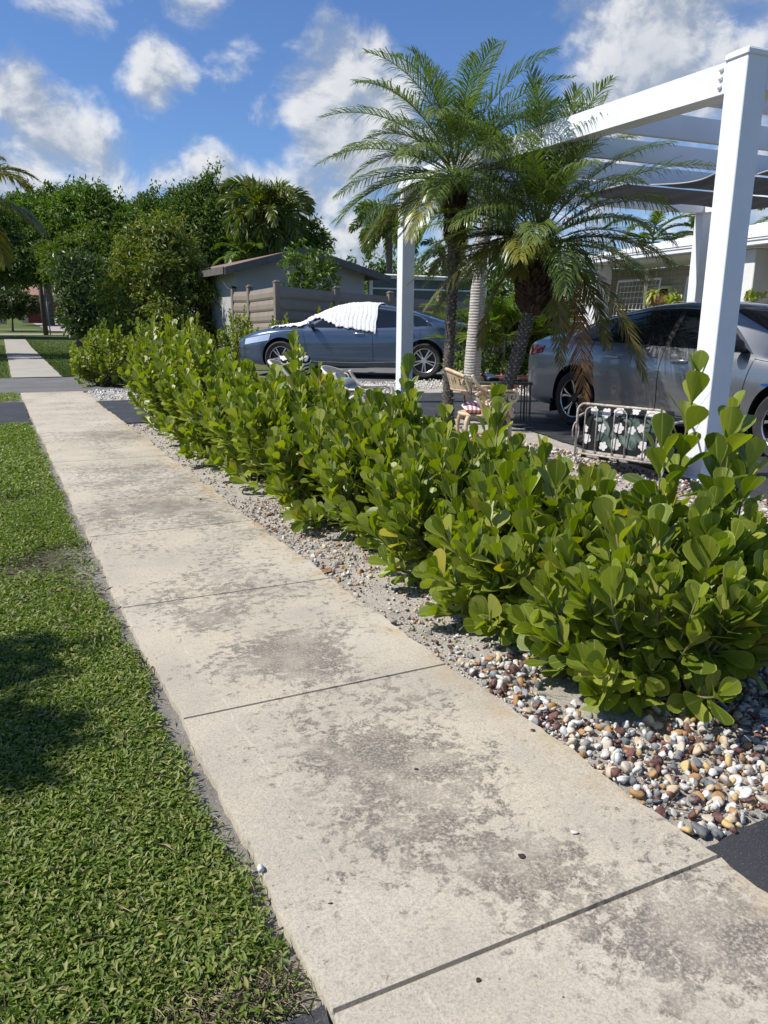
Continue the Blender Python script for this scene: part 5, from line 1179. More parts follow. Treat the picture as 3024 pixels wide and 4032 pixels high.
# ------------------------------------------------------------------ white roofed house on the right
def m_block(name, a, b, mort, bw, bh, nrm=.6):
    m = bpy.data.materials.new(name); m.use_nodes = True; n = NT(m.node_tree); p = n.n['Principled BSDF']
    tc = n.node('ShaderNodeTexCoord').outputs['Object']; sx = n.node('ShaderNodeSeparateXYZ'); n.l.new(tc, sx.inputs[0])
    cb = n.node('ShaderNodeCombineXYZ'); n.l.new(n.math('ADD', sx.outputs[0], sx.outputs[1]), cb.inputs[0]); n.l.new(sx.outputs[2], cb.inputs[1])
    br = n.node('ShaderNodeTexBrick'); n.l.new(cb.outputs[0], br.inputs['Vector']); br.inputs['Scale'].default_value = 1.0
    br.inputs['Brick Width'].default_value = bw; br.inputs['Row Height'].default_value = bh; br.inputs['Mortar Size'].default_value = .006
    br.inputs['Color1'].default_value = (*a, 1); br.inputs['Color2'].default_value = (*b, 1); br.inputs['Mortar'].default_value = (*mort, 1)
    n.l.new(br.outputs['Color'], p.inputs['Base Color']); p.inputs['Roughness'].default_value = .85
    bp = n.node('ShaderNodeBump'); bp.inputs['Strength'].default_value = nrm; bp.inputs['Distance'].default_value = .01; bp.invert = True
    n.l.new(br.outputs['Fac'], bp.inputs['Height']); n.l.new(bp.outputs[0], p.inputs['Normal']); return m
M_SLUMP = m_block("white painted slump block", (.44, .415, .37), (.39, .37, .33), (.30, .28, .25), .40, .105)
M_TILE_W = m_block("white flat roof tile", (.80, .80, .79), (.76, .76, .75), (.55, .55, .55), .30, .075, 1.0)
M_STUCCO = pbr("grey stucco", (.47, .48, .48), .9, col2=(.43, .44, .44), nscale=2, bump=.3, bscale=120)
M_COLW = pbr("white stucco column", (.70, .70, .69), .85, col2=(.64, .64, .63), nscale=4, bump=.3, bscale=90)
M_PANE = pbr("dark window pane", (.015, .017, .02), .05, spec=.7)
HA = -math.atan2(.151, .989)
hou = empty('white_roofed_house', (13.51, 14.02, -.03), 'single storey house with a white tiled roof and a shaded porch behind the silver sedan', 'house', rz=HA)
def hp(name, mat, fn, parent=None, auto=None):
    mb = MB(); fn(mb); return mb.build(name, mat, parent or hou, auto=auto)
Y0, Y1 = -15.0, 1.75
hp('wall', M_SLUMP, lambda m: m.box((2.0, (Y0+Y1)/2, 1.30), (.2, Y1-Y0-.6, 2.60)) and m.box((5.0, Y1-.4, 1.30), (5.8, .2, 2.60)) and m.box((1.25, Y1-.12, 1.30), (1.3, .12, 2.58)))
def roof(m):
    zr_, xr = 3.78, 4.6
    for k, (xa, za, xb, zb) in enumerate([(-.10, 2.80, xr, zr_)]):
        for q in range(14):     # tile courses as shallow steps
            f0, f1 = q/14, (q+1)/14; x0, x1 = xa+(xb-xa)*f0, xa+(xb-xa)*f1; z0, z1 = za+(zb-za)*f0+.022, za+(zb-za)*f1
            yl0 = Y1+.25-2.2*f0; yl1 = Y1+.25-2.2*f1
            m.add([(x0, Y0, z0), (x0, yl0, z0), (x1, yl1, z1), (x1, Y0, z1), (x0, Y0, z0-.03), (x0, yl0, z0-.03)], [[0, 3, 2, 1], [0, 1, 5, 4]])
    m.add([(-.10, Y1+.25, 2.80), (9.3, Y1+.25, 2.80), (xr, Y1-1.95, zr_)], [[0, 2, 1]])
    m.add([(9.3, Y0, 2.80), (9.3, Y1+.25, 2.80), (xr, Y1-1.95, zr_), (xr, Y0, zr_)], [[0, 1, 2, 3]])
hp('roof', M_TILE_W, roof)
hp('soffit', M_WHITE_MATT, lambda m: m.box((.97, (Y0+Y1)/2, 2.64), (1.86, Y1-Y0, .03)))
def gut(m):
    m.box((0, (Y0+Y1)/2+.1, 2.735), (.03, Y1-Y0+.2, .17)); m.box((-.06, (Y0+Y1)/2+.1, 2.70), (.09, Y1-Y0+.2, .10), bev=.015); m.tube([(-.115, Y0, 2.75), (-.115, Y1+.2, 2.75)], .014, 6)
hp('gutter', M_WHITE, gut)
for y in (1.30, -3.75, -9.0):
    def colf(m, y=y): m.box((.35, y, 1.31), (.42, .42, 2.62), bev=.012); m.box((.35, y, .08), (.50, .50, .16), bev=.01)
    hp('column', M_COLW, colf)
def window(y0, y1, z0, z1, bars):
    f = hp('window', M_WHITE_MATT, lambda m: [m.box((1.88, (y0+y1)/2, z1+.03), (.08, y1-y0+.14, .06)), m.box((1.88, (y0+y1)/2, z0-.03), (.10, y1-y0+.14, .06)), m.box((1.88, y0-.035, (z0+z1)/2), (.08, .07, z1-z0)), m.box((1.88, y1+.035, (z0+z1)/2), (.08, .07, z1-z0))]+[m.box((1.88, y0+(y1-y0)*k/bars, (z0+z1)/2), (.05, .035, z1-z0)) for k in range(1, bars)])
    hp('pane', M_PANE, lambda m: m.box((1.895, (y0+y1)/2, (z0+z1)/2), (.02, y1-y0, z1-z0)), f)
window(-1.1, -.15, .1, 2.25, 1); window(-2.9, -1.6, .9, 2.2, 3); window(-6.5, -4.8, .9, 2.2, 3); window(.55, 1.1, 1.4, 2.1, 1)
def lattice(y0, y1, x, z0, z1, lean, label, yaw=0.0, cell=.135):
    o = empty('garden_trellis', tuple(hou.matrix_basis@Vector((x, (y0+y1)/2, 0))), label, 'trellis', 'white trellises along the porch', rz=HA+yaw)
    w = y1-y0; f = MB(); 
    def T(y, z): return (lean*(z-z0), y, z)
    for a, b in (((-w/2, z0), (w/2, z0)), ((-w/2, z1), (w/2, z1)), ((-w/2, z0), (-w/2, z1)), ((w/2, z0), (w/2, z1))):
        f.tube([T(*a), T(*b)], .026, 4)
    f.tube([T(-w/2, z0), (0, -w/2, -.0)], .02, 4); f.tube([T(w/2, z0), (0, w/2, 0)], .02, 4)
    f.build('frame', M_WHITE_MATT, o)
    g_ = MB(); k = int(w/cell)
    for q in range(1, k): g_.tube([T(-w/2+w*q/k, z0), T(-w/2+w*q/k, z1)], .0055, 4)
    k = int((z1-z0)/cell)
    for q in range(1, k): g_.tube([T(-w/2, z0+(z1-z0)*q/k), T(w/2, z0+(z1-z0)*q/k)], .006, 4)
    g_.build('grid', M_WHITE_MATT, o)
lattice(-.46, 1.05, .60, .75, 2.26, .12, 'white trellis panel just right of the broad porch column', .05)
lattice(-2.45, -1.42, .62, .75, 2.24, .10, 'white trellis panel behind the paired thin post of the pergola')
lattice(-4.9, -3.62-.28, .55, .75, 2.30, .08, 'white trellis panel at the right margin beyond the main post')
lattice(1.95, 2.85, .35, .7, 2.32, .10, 'white trellis with dry vine left of the broad porch column', .3)
# plants hanging from the porch
M_COIR = pbr("coir basket", (.16, .085, .035), .95, col2=(.27, .16, .07), nscale=22, bump=1.2, bscale=50)
def hworld(x, y, z): return tuple(hou.matrix_basis@Vector((x, y, z)))
root = empty('hanging_fern', hworld(.15, -1.15, 1.75), 'yellow leaved plant hanging in front of the first trellis', 'plant')
g = rnd(61); mb = MB()
for k in range(38):
    a = g.uniform(0, 2*PI); e = g.uniform(-.6, 1.3)
    p = arch((0, 0, .1), a, e, g.uniform(.25, .45), 1.8, 8); w = .028*np.sin(np.linspace(.25, PI, 8))+.003; s_ = norm(np.cross(np.gradient(p, axis=0), [0, 0, 1.0])+1e-4)
    mb.grid(np.stack([p-s_*w[:, None], p+s_*w[:, None]], 1))
mb.build('foliage', leafmat("variegated leaf", [(.30, .28, .05), (.14, .20, .03), (.42, .36, .10)], .25, .45), root, smooth=True)
mb = MB(); mb.lathe([(.0, -.12), (.10, -.10), (.13, .05), (.12, .06)], 14); mb.tube([(0, 0, .06), (0, 0, .90)], .004, 4); mb.build('basket', M_COIR, root, smooth=True)
P, F = ico(5, 3, .05); mb = MB(); mb.add(P*np.array([.34, .56, .28]), F); g = rnd(62)
n_ = 900; d = norm(g.normal(0, 1, (n_, 3))); c_ = d*.5*np.array([.34, .56, .28]); R = frames(norm(d*.35+g.normal(0, .5, (n_, 3))+np.array([0, 0, -.5])), d); R = R*np.array([.006, .06, .06])[None, None, :]
mb.scatter(*LEAF1, R, c_)
root = empty('coir_planter', hworld(.1, -1.66, 1.74), 'brown fibrous hanging planter above the roof of the silver sedan', 'planter')
mb.build('fibre_body', M_COIR, root, smooth=False); mb = MB(); mb.tube([(0, 0, .08), (0, 0, .93)], .004, 4); mb.build('hook', M_BLACK, root)
for (y, z, lab) in ((-2.05, 1.72, 'small green potted plant beside the brown fibrous planter'), (-4.25, 1.70, 'green leafy plant peeking over the sedan roof at the right margin')):
    root = empty('potted_plant', hworld(-.1, y, z-.9), lab, 'plant'); g = rnd(int(-y*10)); mb = MB(); k = 46
    d = norm(np.stack([g.normal(0, .6, k), g.normal(0, .6, k), g.uniform(.1, 1.2, k)], -1)); R = frames(d, np.tile([0, 0, 1.], (k, 1))+g.normal(0, .3, (k, 3))); R = R*np.stack([np.full(k, .07), np.full(k, .16), np.full(k, .16)], -1)[:, None, :]
    mb.scatter(*PADLO, R, g.normal(0, .07, (k, 3))+np.array([0, 0, .86])); mb.build('foliage', CL_LEAF, root, smooth=True)
    mb = MB(); mb.lathe([(.0, .0), (.12, .0), (.16, .3), (.15, .3)], 14); mb.tube([(0, 0, .25), (0, 0, .9)], .012, 5); mb.build('pot', M_POT, root, smooth=True)
# brick edging beyond the driveway
M_BRICK = m_block("red edging brick", (.24, .06, .045), (.30, .085, .06), (.33, .29, .26), .21, .11)
eb = MB(); eb.box((0, 0, .12), (2.6, .14, .27), bev=.012); o = eb.build('brick_edging', M_BRICK); o.location = (9.75, 11.85, -.03); o.rotation_euler = (0, 0, -.5)
tag(o, 'low red brick edging between the palm trunks and the silver sedan', 'edging')

# ------------------------------------------------------------------ neighbour's gabled house
gab = empty('gabled_house', (7.37, 24.0, -.03), 'grey stucco house with a low brown gable behind the louvred fence', 'house')
M_FASC = pbr("brown fascia", (.10, .092, .085), .7, col2=(.13, .12, .11), nscale=4)
M_TILE_B = m_block("tan shingle", (.27, .17, .12), (.21, .135, .10), (.13, .09, .07), .3, .14, .8)
M_STUCCO_L = pbr("light grey stucco", (.42, .42, .41), .9, col2=(.385, .385, .375), nscale=1.4, bump=.3, bscale=110)
RU, RZ, EU0, EZ0, EU1, EZ1 = 2.15, 3.44, -.45, 2.74, 5.15, 2.66     # ridge and eaves relative to the corner
def gw(m):
    z = lambda u: np.interp(u, [EU0, RU, EU1], [EZ0, RZ, EZ1])-.10
    V = [(0, 0, 0), (4.45, 0, 0), (4.45, 0, z(4.45)), (RU, 0, z(RU)), (0, 0, z(0))]
    m.add(V, [[0, 1, 2, 3, 4]]); m.add([(0, 0, 0), (0, 10, 0), (0, 10, z(0)), (0, 0, z(0))], [[0, 3, 2, 1]]); m.add([(4.45, 0, 0), (4.45, 10, 0), (4.45, 10, z(4.45)), (4.45, 0, z(4.45))], [[0, 1, 2, 3]])
mb = MB(); gw(mb); mb.build('wall', M_STUCCO_L, gab)
mb = MB(); f0, f1 = -.55, 10.5
for (u0, z0, u1, z1) in ((EU0, EZ0, RU, RZ), (RU, RZ, EU1, EZ1)):
    mb.add([(u0, f0, z0), (u1, f0, z1), (u1, f1, z1), (u0, f1, z0), (u0, f0, z0-.06), (u1, f0, z1-.06), (u1, f1, z1-.06), (u0, f1, z0-.06)], [[0, 1, 2, 3], [7, 6, 5, 4], [0, 4, 5, 1], [0, 3, 7, 4]])
rf = mb.build('roof', M_TILE_B, gab)
mb = MB()
for (u0, z0, u1, z1) in ((EU0, EZ0, RU, RZ), (RU, RZ, EU1, EZ1)):
    mb.add([(u0, f0-.03, z0-.20), (u1, f0-.03, z1-.20), (u1, f0-.03, z1+.02), (u0, f0-.03, z0+.02), (u0, f0+.03, z0-.20), (u1, f0+.03, z1-.20), (u1, f0+.03, z1+.02), (u0, f0+.03, z0+.02)], [[0, 1, 2, 3], [3, 2, 6, 7], [4, 7, 6, 5], [0, 4, 5, 1], [0, 3, 7, 4]])
mb.box((EU0-.02, 5, EZ0-.08), (.06, 11, .20))
mb.build('fascia', M_FASC, gab)
mb = MB(); mb.tube(bez((-.35, -.02, 2.35), (-.2, -.05, 2.0), (0.02, -.05, 2.28)), .010, 5); mb.tube(bez((.0, -.03, 1.75), (.1, -.05, 1.5), (.35, -.03, 1.72)), .008, 5); mb.build('cable', M_WHITE_MATT, gab)
# patio screen room beside it
scr = empty('patio_screen_room', (12.5, 24.9, -.03), 'white framed patio screen room right of the grey gable', 'screen room')
mb = MB(); 
for x in (0, 1.6, 3.2, 4.8): mb.box((x, 0, 1.36), (.14, .10, 2.72))
mb.box((2.4, 0, 2.74), (5.1, .14, .10)); mb.box((2.4, 0.005, 1.0), (5.0, .06, .06)); mb.box((2.4, .0, 2.35), (4.9, .05, .05)); mb.build('frame', M_WHITE, scr)
mb = MB(); mb.box((2.4, .03, 1.37), (4.8, .01, 2.68)); mb.build('screen', pbr("dark screen", (.05, .065, .06), .4, col2=(.09, .11, .105), nscale=1.2), scr)
mb = MB(); mb.add([(-.2, -.2, 2.80), (5.2, -.2, 2.80), (5.2, 4, 3.1), (-.2, 4, 3.1)], [[0, 1, 2, 3]]); mb.add([(-.2, -.2, 2.77), (5.2, -.2, 2.77), (5.2, -.2, 2.80), (-.2, -.2, 2.80)], [[0, 1, 2, 3]]); mb.build('roof', M_WHITE_MATT, scr)

# ------------------------------------------------------------------ louvred fence
M_FENCE = pbr("taupe vinyl", (.255, .212, .17), .6, col2=(.22, .185, .15), nscale=3)
M_FPOST = pbr("taupe vinyl post", (.235, .195, .157), .6, col2=(.205, .17, .137), nscale=3)
fen = empty('louvred_fence', (7.19, 19.76, -.03), 'taupe fence of angled horizontal boards in front of the grey gable', 'fence')
def fpost(x, y, h, cap=M_FPOST):
    mb = MB(); mb.box((x, y, h/2), (.15, .15, h), bev=.01); o = mb.build('post', M_FPOST, fen)
    mb = MB(); mb.box((x, y, h+.015), (.18, .18, .03), bev=.006); mb.box((x, y, h+.045), (.12, .12, .04), bev=.015); mb.build('post_cap', cap, o)
def fpanel(a, b, ha, hb):
    a = np.array(a, float); b = np.array(b, float); d = (b-a)/np.linalg.norm(b-a); nr = np.array([d[1], -d[0]])
    if nr[1] > 0.3 or nr[0] > .3: nr = -nr
    mb = MB(); nb = 7; bh = .295
    for k in range(nb):
        za, zb_ = ha-.04-bh*(k+1), hb-.04-bh*(k+1)
        if za < 0: break
        P = lambda q, o, z: (*(q+nr*o), z)
        prof = [(-.005, .02), (.030, -.01), (.052, .045), (.050, .16), (.012, .285)]   # (out, up) of one board: sloped top, hooked lower lip
        A = [P(a, o, za+z) for o, z in prof]; B2 = [P(b, o, zb_+z) for o, z in prof]
        n_ = len(prof); V = A+B2; mb.add(V, [[i, i+1, n_+i+1, n_+i] for i in range(n_-1)]+[[i+n_, i+1+n_, i+1, i] for i in range(0)])
    q = [(*a, .05), (*b, .05), (*b, hb-.1), (*a, ha-.1)]; mb.add([(x-nr[0]*.02, y-nr[1]*.02, z) for x, y, z in q], [[0, 1, 2, 3]])
    mb.build('board_panel', M_FENCE, fen)
L = [(0, 0, 2.15), (1.79, .205, 2.06), (3.57, .41, 1.98), (5.35, .62, 1.90), (7.1, .82, 1.90), (8.9, 1.03, 1.90), (10.7, 1.23, 1.90)]
for (x, y, h) in L: fpost(x, y, h+.03)
for (x, y, h), (x2, y2, h2) in zip(L[:-1], L[1:]): fpanel((x+.07, y), (x2-.07, y2), h, h2)
S_ = [(0, 0, 2.15), (.02, 2.3, 2.10), (.04, 3.9, 2.12)]
for (x, y, h) in S_[1:]: fpost(x, y, h+.04, M_BLACK if y > 3 else M_FPOST)
for (x, y, h), (x2, y2, h2) in zip(S_[:-1], S_[1:]): fpanel((x, y+.07), (x2, y2-.07), h-.02, h2-.02)

# ------------------------------------------------------------------ far left: house with the red garage, cream fence, pole
M_CREAM = pbr("cream stucco", (.55, .47, .36), .9, col2=(.50, .43, .33), nscale=2)
M_RED = pbr("dark red garage door", (.20, .012, .018), .55)
M_TILE_R = m_block("terracotta roof tile", (.34, .20, .14), (.28, .16, .115), (.16, .10, .08), .3, .2)
gar = empty('red_garage_house', (4.4, 81.3, .70), 'cream house with a dark red garage door at the end of the street', 'house', rz=-.28)
mb = MB(); mb.box((5.0, 3.0, 1.25), (10, 6, 2.5)); mb.build('wall', M_CREAM, gar)
mb = MB(); mb.box((2.9, -.04, .92), (4.6, .06, 1.84)); d_ = mb.build('garage_door', M_RED, gar)
mb = MB()
for z in (.46, .92, 1.38): mb.box((2.9, -.075, z), (4.6, .01, .025))
mb.build('panel_groove', pbr("door groove", (.10, .008, .01), .6), d_)
mb = MB(); mb.add([(-.7, -.8, 2.45), (10.7, -.8, 2.45), (8.0, 3, 4.1), (2.2, 3, 4.1), (-.7, 6.8, 2.45), (10.7, 6.8, 2.45)], [[0, 1, 2, 3], [4, 0, 3], [1, 5, 2], [3, 2, 5, 4]]); mb.build('roof', M_TILE_R, gar)
mb = MB(); mb.box((5, -.8, 2.40), (11.4, .06, .18)); mb.build('fascia', pbr("red fascia", (.22, .05, .035), .6), gar)
cf = empty('cream_fence', (-3.0, 76.0, .62), 'plain cream fence behind the round olive bush', 'fence')
mb = MB(); mb.box((2.3, 0, .5), (7.2, .08, 1.0)); mb.build('panel', pbr("cream vinyl", (.62, .55, .40), .7, col2=(.57, .50, .37), nscale=1), cf)
mb = MB()
for x in (-.9, 1.5, 3.6, 5.85): mb.box((x, -.06, .55), (.14, .14, 1.12))
mb.build('post_row', M_CREAM, cf)
pol = empty('utility_pole', (3.95, 50.2, .20), 'weathered wooden pole standing in the grass by the pink driveway', 'pole')
mb = MB(); mb.tube([(0, 0, 0), (-.12, 0, 4.2)], [.14, .12], 12); mb.build('shaft', pbr("weathered wood", (.14, .11, .08), .95, col2=(.09, .07, .055), nscale=9, bump=.8, bscale=40), pol, smooth=True)
mb = MB(); mb.tube([(.24, -.05, 0), (.16, -.05, 2.4)], .035, 8); mb.build('conduit', pbr("grey conduit", (.35, .35, .35), .5), pol, smooth=True)

# ================================================================== GARDEN FURNITURE
M_GOLD = pbr("worn gold painted iron", (.52, .36, .17), .55, .15, col2=(.62, .50, .33), nscale=14, bump=.4, bscale=80, fine=(28, (.66, .60, .50), .6))
M_CASTW = pbr("chalky white painted iron", (.66, .62, .57), .65, col2=(.55, .47, .40), nscale=16, bump=.3, bscale=80)
def scroll(c, r0, turns, a0, dirn, n=46, plane='xz', y=0.0):
    t = np.linspace(0, 1, n); a = a0+dirn*turns*2*PI*t; r = r0*(1-.86*t)
    return np.stack([c[0]+r*np.cos(a), np.full(n, y), c[1]+r*np.sin(a)], -1)
def iron_chair(name, loc, rz, mat, label):
    root = empty(name, loc, label, 'chair', 'ornate iron chairs', rz=rz)
    def P(nm, fn, sm=True):
        mb = MB(); fn(mb); return mb.build(nm, mat, root, smooth=sm)
    # curved back splat with pierced slots (x forward, so the back is at -x)
    def back(m):
        nu, nv = 41, 15; A = np.linspace(-1.0, 1.0, nu); Zs = np.linspace(0, 1, nv)
        def pt(a, z, o=0): 
            top = .17-.05*a*a; r = .27+o; return (-.02-r*math.cos(a*.95)-.05*z, r*math.sin(a*.95), .66+top*z)
        for off in (0, .016):
            V = np.array([[pt(a, z, off) for z in Zs] for a in A]); F = []
            for i in range(nu-1):
                for j in range(nv-1):
                    slot = (i % 4 in (1,)) and 4 <= j <= 9 and 3 < i < nu-5
                    plus = (i % 8 in (3,)) and 6 <= j <= 7
                    if not (slot or plus): q = [i*nv+j, i*nv+j+1, (i+1)*nv+j+1, (i+1)*nv+j]; F.append(q if off else q[::-1])
            m.add(V.reshape(-1, 3), F)
        m.tube([pt(a, 1.0, .008) for a in A], .017, 8); m.tube([pt(a, 0.0, .008) for a in A], .012, 8)
        m.tube([pt(-1, z, .008) for z in Zs], .014, 8); m.tube([pt(1, z, .008) for z in Zs], .014, 8)
        for s in (-1, 1):
            e = pt(s, .85); m.tube([(e[0]+.05*(1-t)*math.cos(t*9), e[1]+s*.0, e[2]-.035+.05*(1-t)*math.sin(t*9)) for t in np.linspace(0, .9, 26)], .009, 6)
    P('backrest', back)
    P('seat', lambda m: [m.lathe([(0, .425), (.215, .425), (.235, .435), (.235, .452), (.215, .458), (0, .458)], 30)])
    for s in (-1, 1):
        def arm(m):
            y = s*.245
            m.tube(bez((-.17, s*.235, .80), (-.12, s*.25, .68), (-.04, y, .655)), np.linspace(.016, .02, 16), 8)
            m.tube([(-.06, y, .662), (.20, y, .662)], .017, 8, flat=.6); m.tube([(-.05, y, .640), (.17, y, .636)], .010, 6)
            m.tube(scroll((.19, .612), .052, 1.6, PI/2, -1, y=y), np.linspace(.017, .008, 46), 8)
            m.tube(bez((-.16, s*.2, .62), (-.10, y, .60), (-.05, y, .50), (-.06, s*.225, .44)), np.linspace(.016, .018, 16), 8)
            m.tube(scroll((.045, .545), .075, 1.7, PI*.9, -1, y=y*.99), np.linspace(.019, .008, 46), 8)
            m.tube(bez((.05, y, .60), (.14, y, .56), (.18, s*.235, .50), (.205, s*.22, .435)), np.linspace(.017, .022, 16), 8)
        P('armrest', arm)
        for x, k in ((.17, 1), (-.17, -1)):
            P('leg', lambda m: m.tube(bez((x, s*.15, .43), (x+k*.07, s*.20, .33), (x-k*.02, s*.16, .14), (x+k*.06, s*.20, .0)), np.linspace(.022, .011, 16), 8))
    P('stretcher', lambda m: m.tube([(.21*math.cos(a), .18*math.sin(a), .20) for a in np.linspace(0, 2*PI, 25)[:-1]], .008, 6, closed=True))
    return root
RZ_C = math.atan2(-.46, .89)
iron_chair('iron_chair', (4.02, 5.72, -.02), RZ_C+.1, M_GOLD, 'gold painted iron chair with scrolled arms between the palms and the hedge')
iron_chair('iron_chair', (3.02, 6.20, -.02), RZ_C-.25, M_CASTW, 'chalky white iron chair beside the thin white post')
iron_chair('iron_chair', (2.98, 7.45, -.02), RZ_C-.1, M_CASTW, 'white iron chair with the zebra cushion, below the nose of the blue sedan')
def m_stripes(name, cols, scale, vec='X', rough=.9):
    m = bpy.data.materials.new(name); m.use_nodes = True; n = NT(m.node_tree); p = n.n['Principled BSDF']
    tc = n.node('ShaderNodeTexCoord').outputs['Object']; wv = n.node('ShaderNodeTexWave', bands_direction=vec); wv.inputs['Scale'].default_value = scale; wv.inputs['Distortion'].default_value = cols[2]; wv.inputs['Detail'].default_value = 1.5; wv.inputs['Detail Scale'].default_value = 2.0
    n.l.new(tc, wv.inputs['Vector']); c = n.mix(n.rng(wv.outputs['Fac'], .42, .58), cols[0], cols[1]); n.l.new(c, p.inputs['Base Color']); p.inputs['Roughness'].default_value = rough; p.inputs['Specular IOR Level'].default_value = .15; return m
def pillow(mb, w, d, h, n=18, mat=0):
    s = np.linspace(-1, 1, n)
    for sg in (1, -1):
        V = np.zeros((n, n, 3))
        for i, a in enumerate(s):
            for j, b in enumerate(s):
                e = (max(0, 1-a**4)*max(0, 1-b**4))**.5; V[i, j] = (a*w/2*(1-.05*b*b), b*d/2*(1-.05*a*a), sg*h/2*e)
        mb.grid(V, mat, flip=sg < 0)
def cushion(loc, rot, size, mat, label):
    mb = MB(); pillow(mb, *size); o = mb.build('cushion', mat, smooth=True); o.location = loc; o.rotation_euler = rot; return tag(o, label, 'cushion', 'cushions on the garden chairs')
cushion((4.04, 5.70, .475), (0, 0, RZ_C), (.44, .44, .10), m_stripes("pink and white ticking", ((.72, .70, .66), (.62, .16, .20), .3), 9), 'pink and white striped seat cushion on the gold iron chair')
cushion((2.95, 6.24, .56), (0, 1.15, RZ_C-.25), (.36, .40, .12), m_stripes("pastel stripe", ((.60, .42, .36), (.16, .34, .36), .8), 5, 'X'), 'pastel striped cushion propped in the chalky white iron chair')
cushion((2.96, 7.48, .70), (0, 1.05, RZ_C+.9), (.42, .42, .14), m_stripes("zebra print", ((.70, .69, .66), (.012, .012, .012), 5.5), 7), 'zebra print cushion standing up in front of the wheel of the blue sedan')

# iron garden seat seen from behind, with floral cushions
M_IRON = pbr("flaking white paint on rust", (.56, .51, .45), .85, col2=(.40, .35, .30), nscale=14, fine=(34, (.085, .05, .032), .95))
ben = empty('iron_armchair', (4.64, 4.67, -.026), 'rusty white iron garden chair seen from behind with black floral cushions', 'chair', rz=math.radians(17))
# local: y along the back (+y far end), x forward (away from the pavement)
BW, BHT = .80, .585
def brail(m):
    w = BW/2; r = .07; pts = [(0, -w, .10), (0, -w, BHT-r)]+[(0, -w+r-r*math.cos(a), BHT-r+r*math.sin(a)) for a in np.linspace(.2, PI/2, 6)]
    pts += [(0, w-r+r*math.sin(a), BHT-r+r*math.cos(a)) for a in np.linspace(0, PI/2-.2, 6)]+[(0, w, BHT-r), (0, w, .10)]
    m.tube(pts, .0105, 8); m.tube([(0, -w, .16), (0, w, .16)], .009, 8)
mb = MB(); brail(mb); mb.build('back_frame', M_IRON, ben, smooth=True)
for k in range(3):
    c_ = -.27+.27*k; q = .055
    pts = [(0, c_-q, .16), (0, c_-q, BHT-.075)]+[(0, c_-q*math.cos(a), BHT-.075+.05*math.sin(a)) for a in np.linspace(.2, PI-.2, 9)]+[(0, c_+q, BHT-.075), (0, c_+q, .16)]
    mb = MB(); mb.tube(pts, .0052, 6); mb.build('hairpin_bar', M_IRON, ben, smooth=True)
for s in (-1, 1):
    mb = MB(); mb.tube(bez((0, s*BW/2, .46), (.2, s*(BW/2+.03), .52), (.45, s*(BW/2+.03), .48), (.55, s*BW/2, .30)), .011, 8)
    mb.tube([(.02+.05*math.cos(a), s*(BW/2+.02), .34+.08*math.sin(a)) for a in np.linspace(-1.5, 4, 18)], .006, 5); mb.build('armrest', M_IRON, ben, smooth=True)
    for x in (0.0, .52):
        mb = MB(); mb.tube([(x, s*BW/2, .30 if x else .12), (x+(.04 if x else -.05), s*BW/2, 0)], .012, 8); mb.build('leg', M_IRON, ben, smooth=True)
mb = MB(); mb.box((.29, 0, .18), (.56, BW-.02, .02)); mb.build('seat_pan', M_IRON, ben)
M_FB = pbr("black cotton", (.016, .018, .019), .9, spec=.15); M_FW = pbr("printed white bloom", (.66, .64, .61), .9, col2=(.52, .50, .48), nscale=30, spec=.1); M_FG = pbr("printed grey green frond", (.055, .08, .07), .9, col2=(.17, .22, .195), nscale=7, spec=.1)
def floral(mb, w, h, th, seed):
    """box cushion in the y-z plane; blooms and fronds printed on both faces"""
    g = rnd(seed); n = 22; s = np.linspace(-1, 1, n)
    def surf(a, b, sg): 
        e = (max(0, 1-a**6)*max(0, 1-b**6))**.35; return (sg*th/2*e*(.9+.1*math.cos(3*a)*math.cos(2*b)), a*w/2, b*h/2)
    for sg in (1, -1):
        mb.grid(np.array([[surf(a, b, sg) for b in s] for a in s]), 0, flip=sg < 0)
        for k in range(15):      # fronds
            c = g.uniform(-.85, .85, 2); ang = g.uniform(0, 2*PI); Lf = g.uniform(.16, .30)/w
            for q in range(9):
                t = q/8*.9+.1; base = c+np.array([math.cos(ang), math.sin(ang)*w/h])*Lf*t
                for sd in (-1, 1):
                    a2 = ang+sd*.75; tip = base+np.array([math.cos(a2), math.sin(a2)*w/h])*Lf*.75*(1-.6*abs(t-.45)); nn = np.array([-math.sin(a2), math.cos(a2)*w/h])*.018
                    P4 = [base, (base+tip)/2+nn, tip, (base+tip)/2-nn]
                    if max(abs(x) for p in P4 for x in p) < .96: mb.add([tuple(np.array(surf(p[0], p[1], sg))+np.array([sg*.0015, 0, 0])) for p in P4], [[0, 1, 2, 3] if sg > 0 else [3, 2, 1, 0]], 2)
        for k in range(24):      # blooms
            gx, gy = (k % 6)/5*1.75-.875, (k//6)/3*1.7-.85; c = np.array([gx, gy])+g.normal(0, .10, 2); r = g.uniform(.030, .046); a0 = g.uniform(0, 6)
            pts = [(c[0]+r*(.72+.36*abs(math.cos(2.5*t))**.7)*math.cos(t+a0)/(w/2), c[1]+r*(.72+.36*abs(math.cos(2.5*t))**.7)*math.sin(t+a0)/(h/2)) for t in np.linspace(0, 2*PI, 41)[:-1]]
            pts = [(max(-.97, min(.97, a)), max(-.97, min(.97, b))) for a, b in pts]; cc_ = (max(-.95, min(.95, c[0])), max(-.95, min(.95, c[1])))
            V = [tuple(np.array(surf(*p, sg))+np.array([sg*.003, 0, 0])) for p in [cc_]+pts]; m_ = len(pts)
            mb.add(V, [[0, 1+i, 1+(i+1) % m_] if sg > 0 else [0, 1+(i+1) % m_, 1+i] for i in range(m_)], 1)
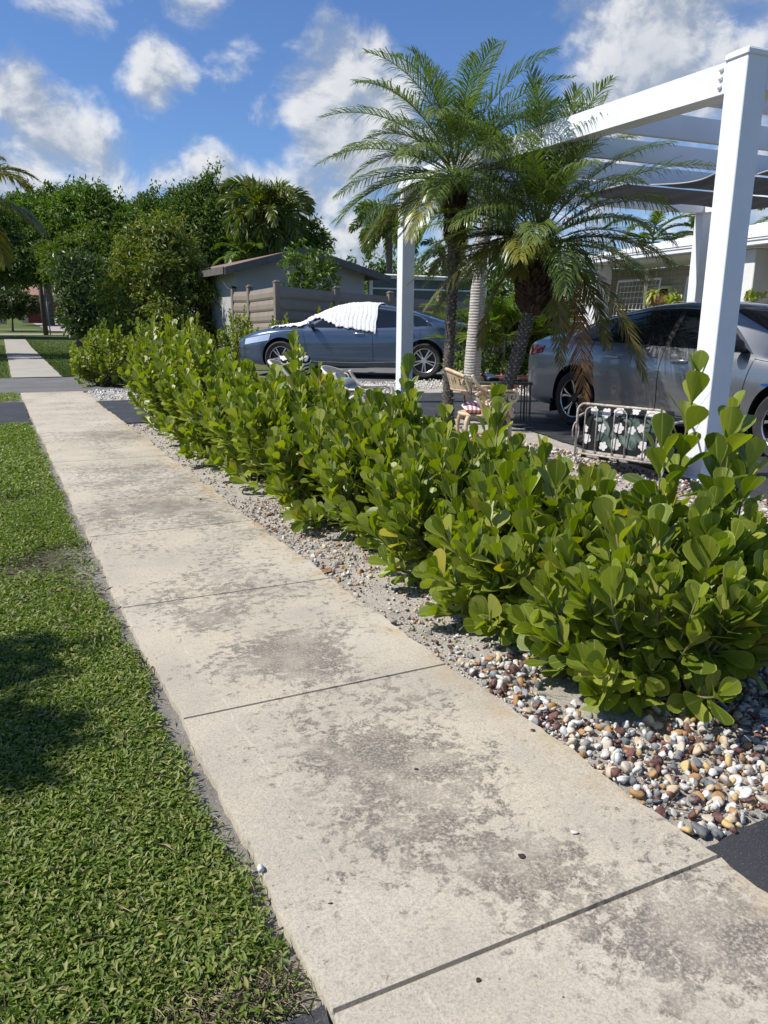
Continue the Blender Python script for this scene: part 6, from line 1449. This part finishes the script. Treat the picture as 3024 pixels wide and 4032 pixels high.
def floral_cushion(w, h, th, loc, rot, seed, label):
    mb = MB(); floral(mb, w, h, th, seed); o = mb.build('cushion', [M_FB, M_FW, M_FG], smooth=True); o.parent = None
    o.matrix_world = ben.matrix_basis@Matrix.Translation(Vector(loc))@Matrix.Rotation(rot, 4, 'Y'); return tag(o, label, 'cushion', 'cushions on the garden chairs')
floral_cushion(.78, .46, .11, (.085, -.01, .345), .10, 71, 'black back cushion with white blooms behind the bars of the rusty chair')
floral_cushion(.80, .56, .11, (.33, .06, .245), PI/2, 72, 'black floral seat cushion poking out left of the rusty chair bars')

# glass topped side table with a solar lamp
M_GLASST = pbr("table glass", (.22, .27, .29), .05, .1, coat=1.0); M_BRONZE = pbr("dark bronze tube", (.10, .085, .065), .5, .3)
tab = empty('glass_table', (5.78, 7.96, -.012), 'low glass topped table behind the gold chair', 'table', rz=math.atan2(-.38, .73))
mb = MB(); mb.box((0, 0, .515), (.80, .42, .012), bev=.003); mb.build('glass_top', M_GLASST, tab)
mb = MB(); mb.tube([(-.40, -.21, .50), (.40, -.21, .50), (.40, .21, .50), (-.40, .21, .50)], .014, 8, closed=True); mb.build('frame', M_BRONZE, tab)
for sx in (-1, 1):
    for sy in (-1, 1):
        mb = MB(); mb.tube([(sx*.38, sy*.19, .50), (sx*.39, sy*.20, 0)], .012, 8); mb.tube([(sx*.34, sy*.19, .50), (sx*.35, sy*.20, 0)], .008, 8); mb.build('leg', M_BRONZE, tab)
lam = empty('solar_lamp', tuple(tab.matrix_basis@Vector((-.10, -.05, .521))), 'small black solar flood lamp lying on the glass table', 'lamp', rz=.2)
mb = MB(); mb.box((0, 0, .045), (.20, .15, .028), M=Matrix.Rotation(math.radians(24), 3, 'X') @ Matrix.Identity(3), bev=.006); mb.box((0, .03, .02), (.12, .05, .03), bev=.004); mb.build('housing', M_BLACK, lam)
mb = MB(); mb.box((0, -.006, .0615), (.15, .10, .003), M=Matrix.Rotation(math.radians(24), 3, 'X')); mb.build('lens', pbr("lamp lens", (.72, .72, .70), .25), lam)
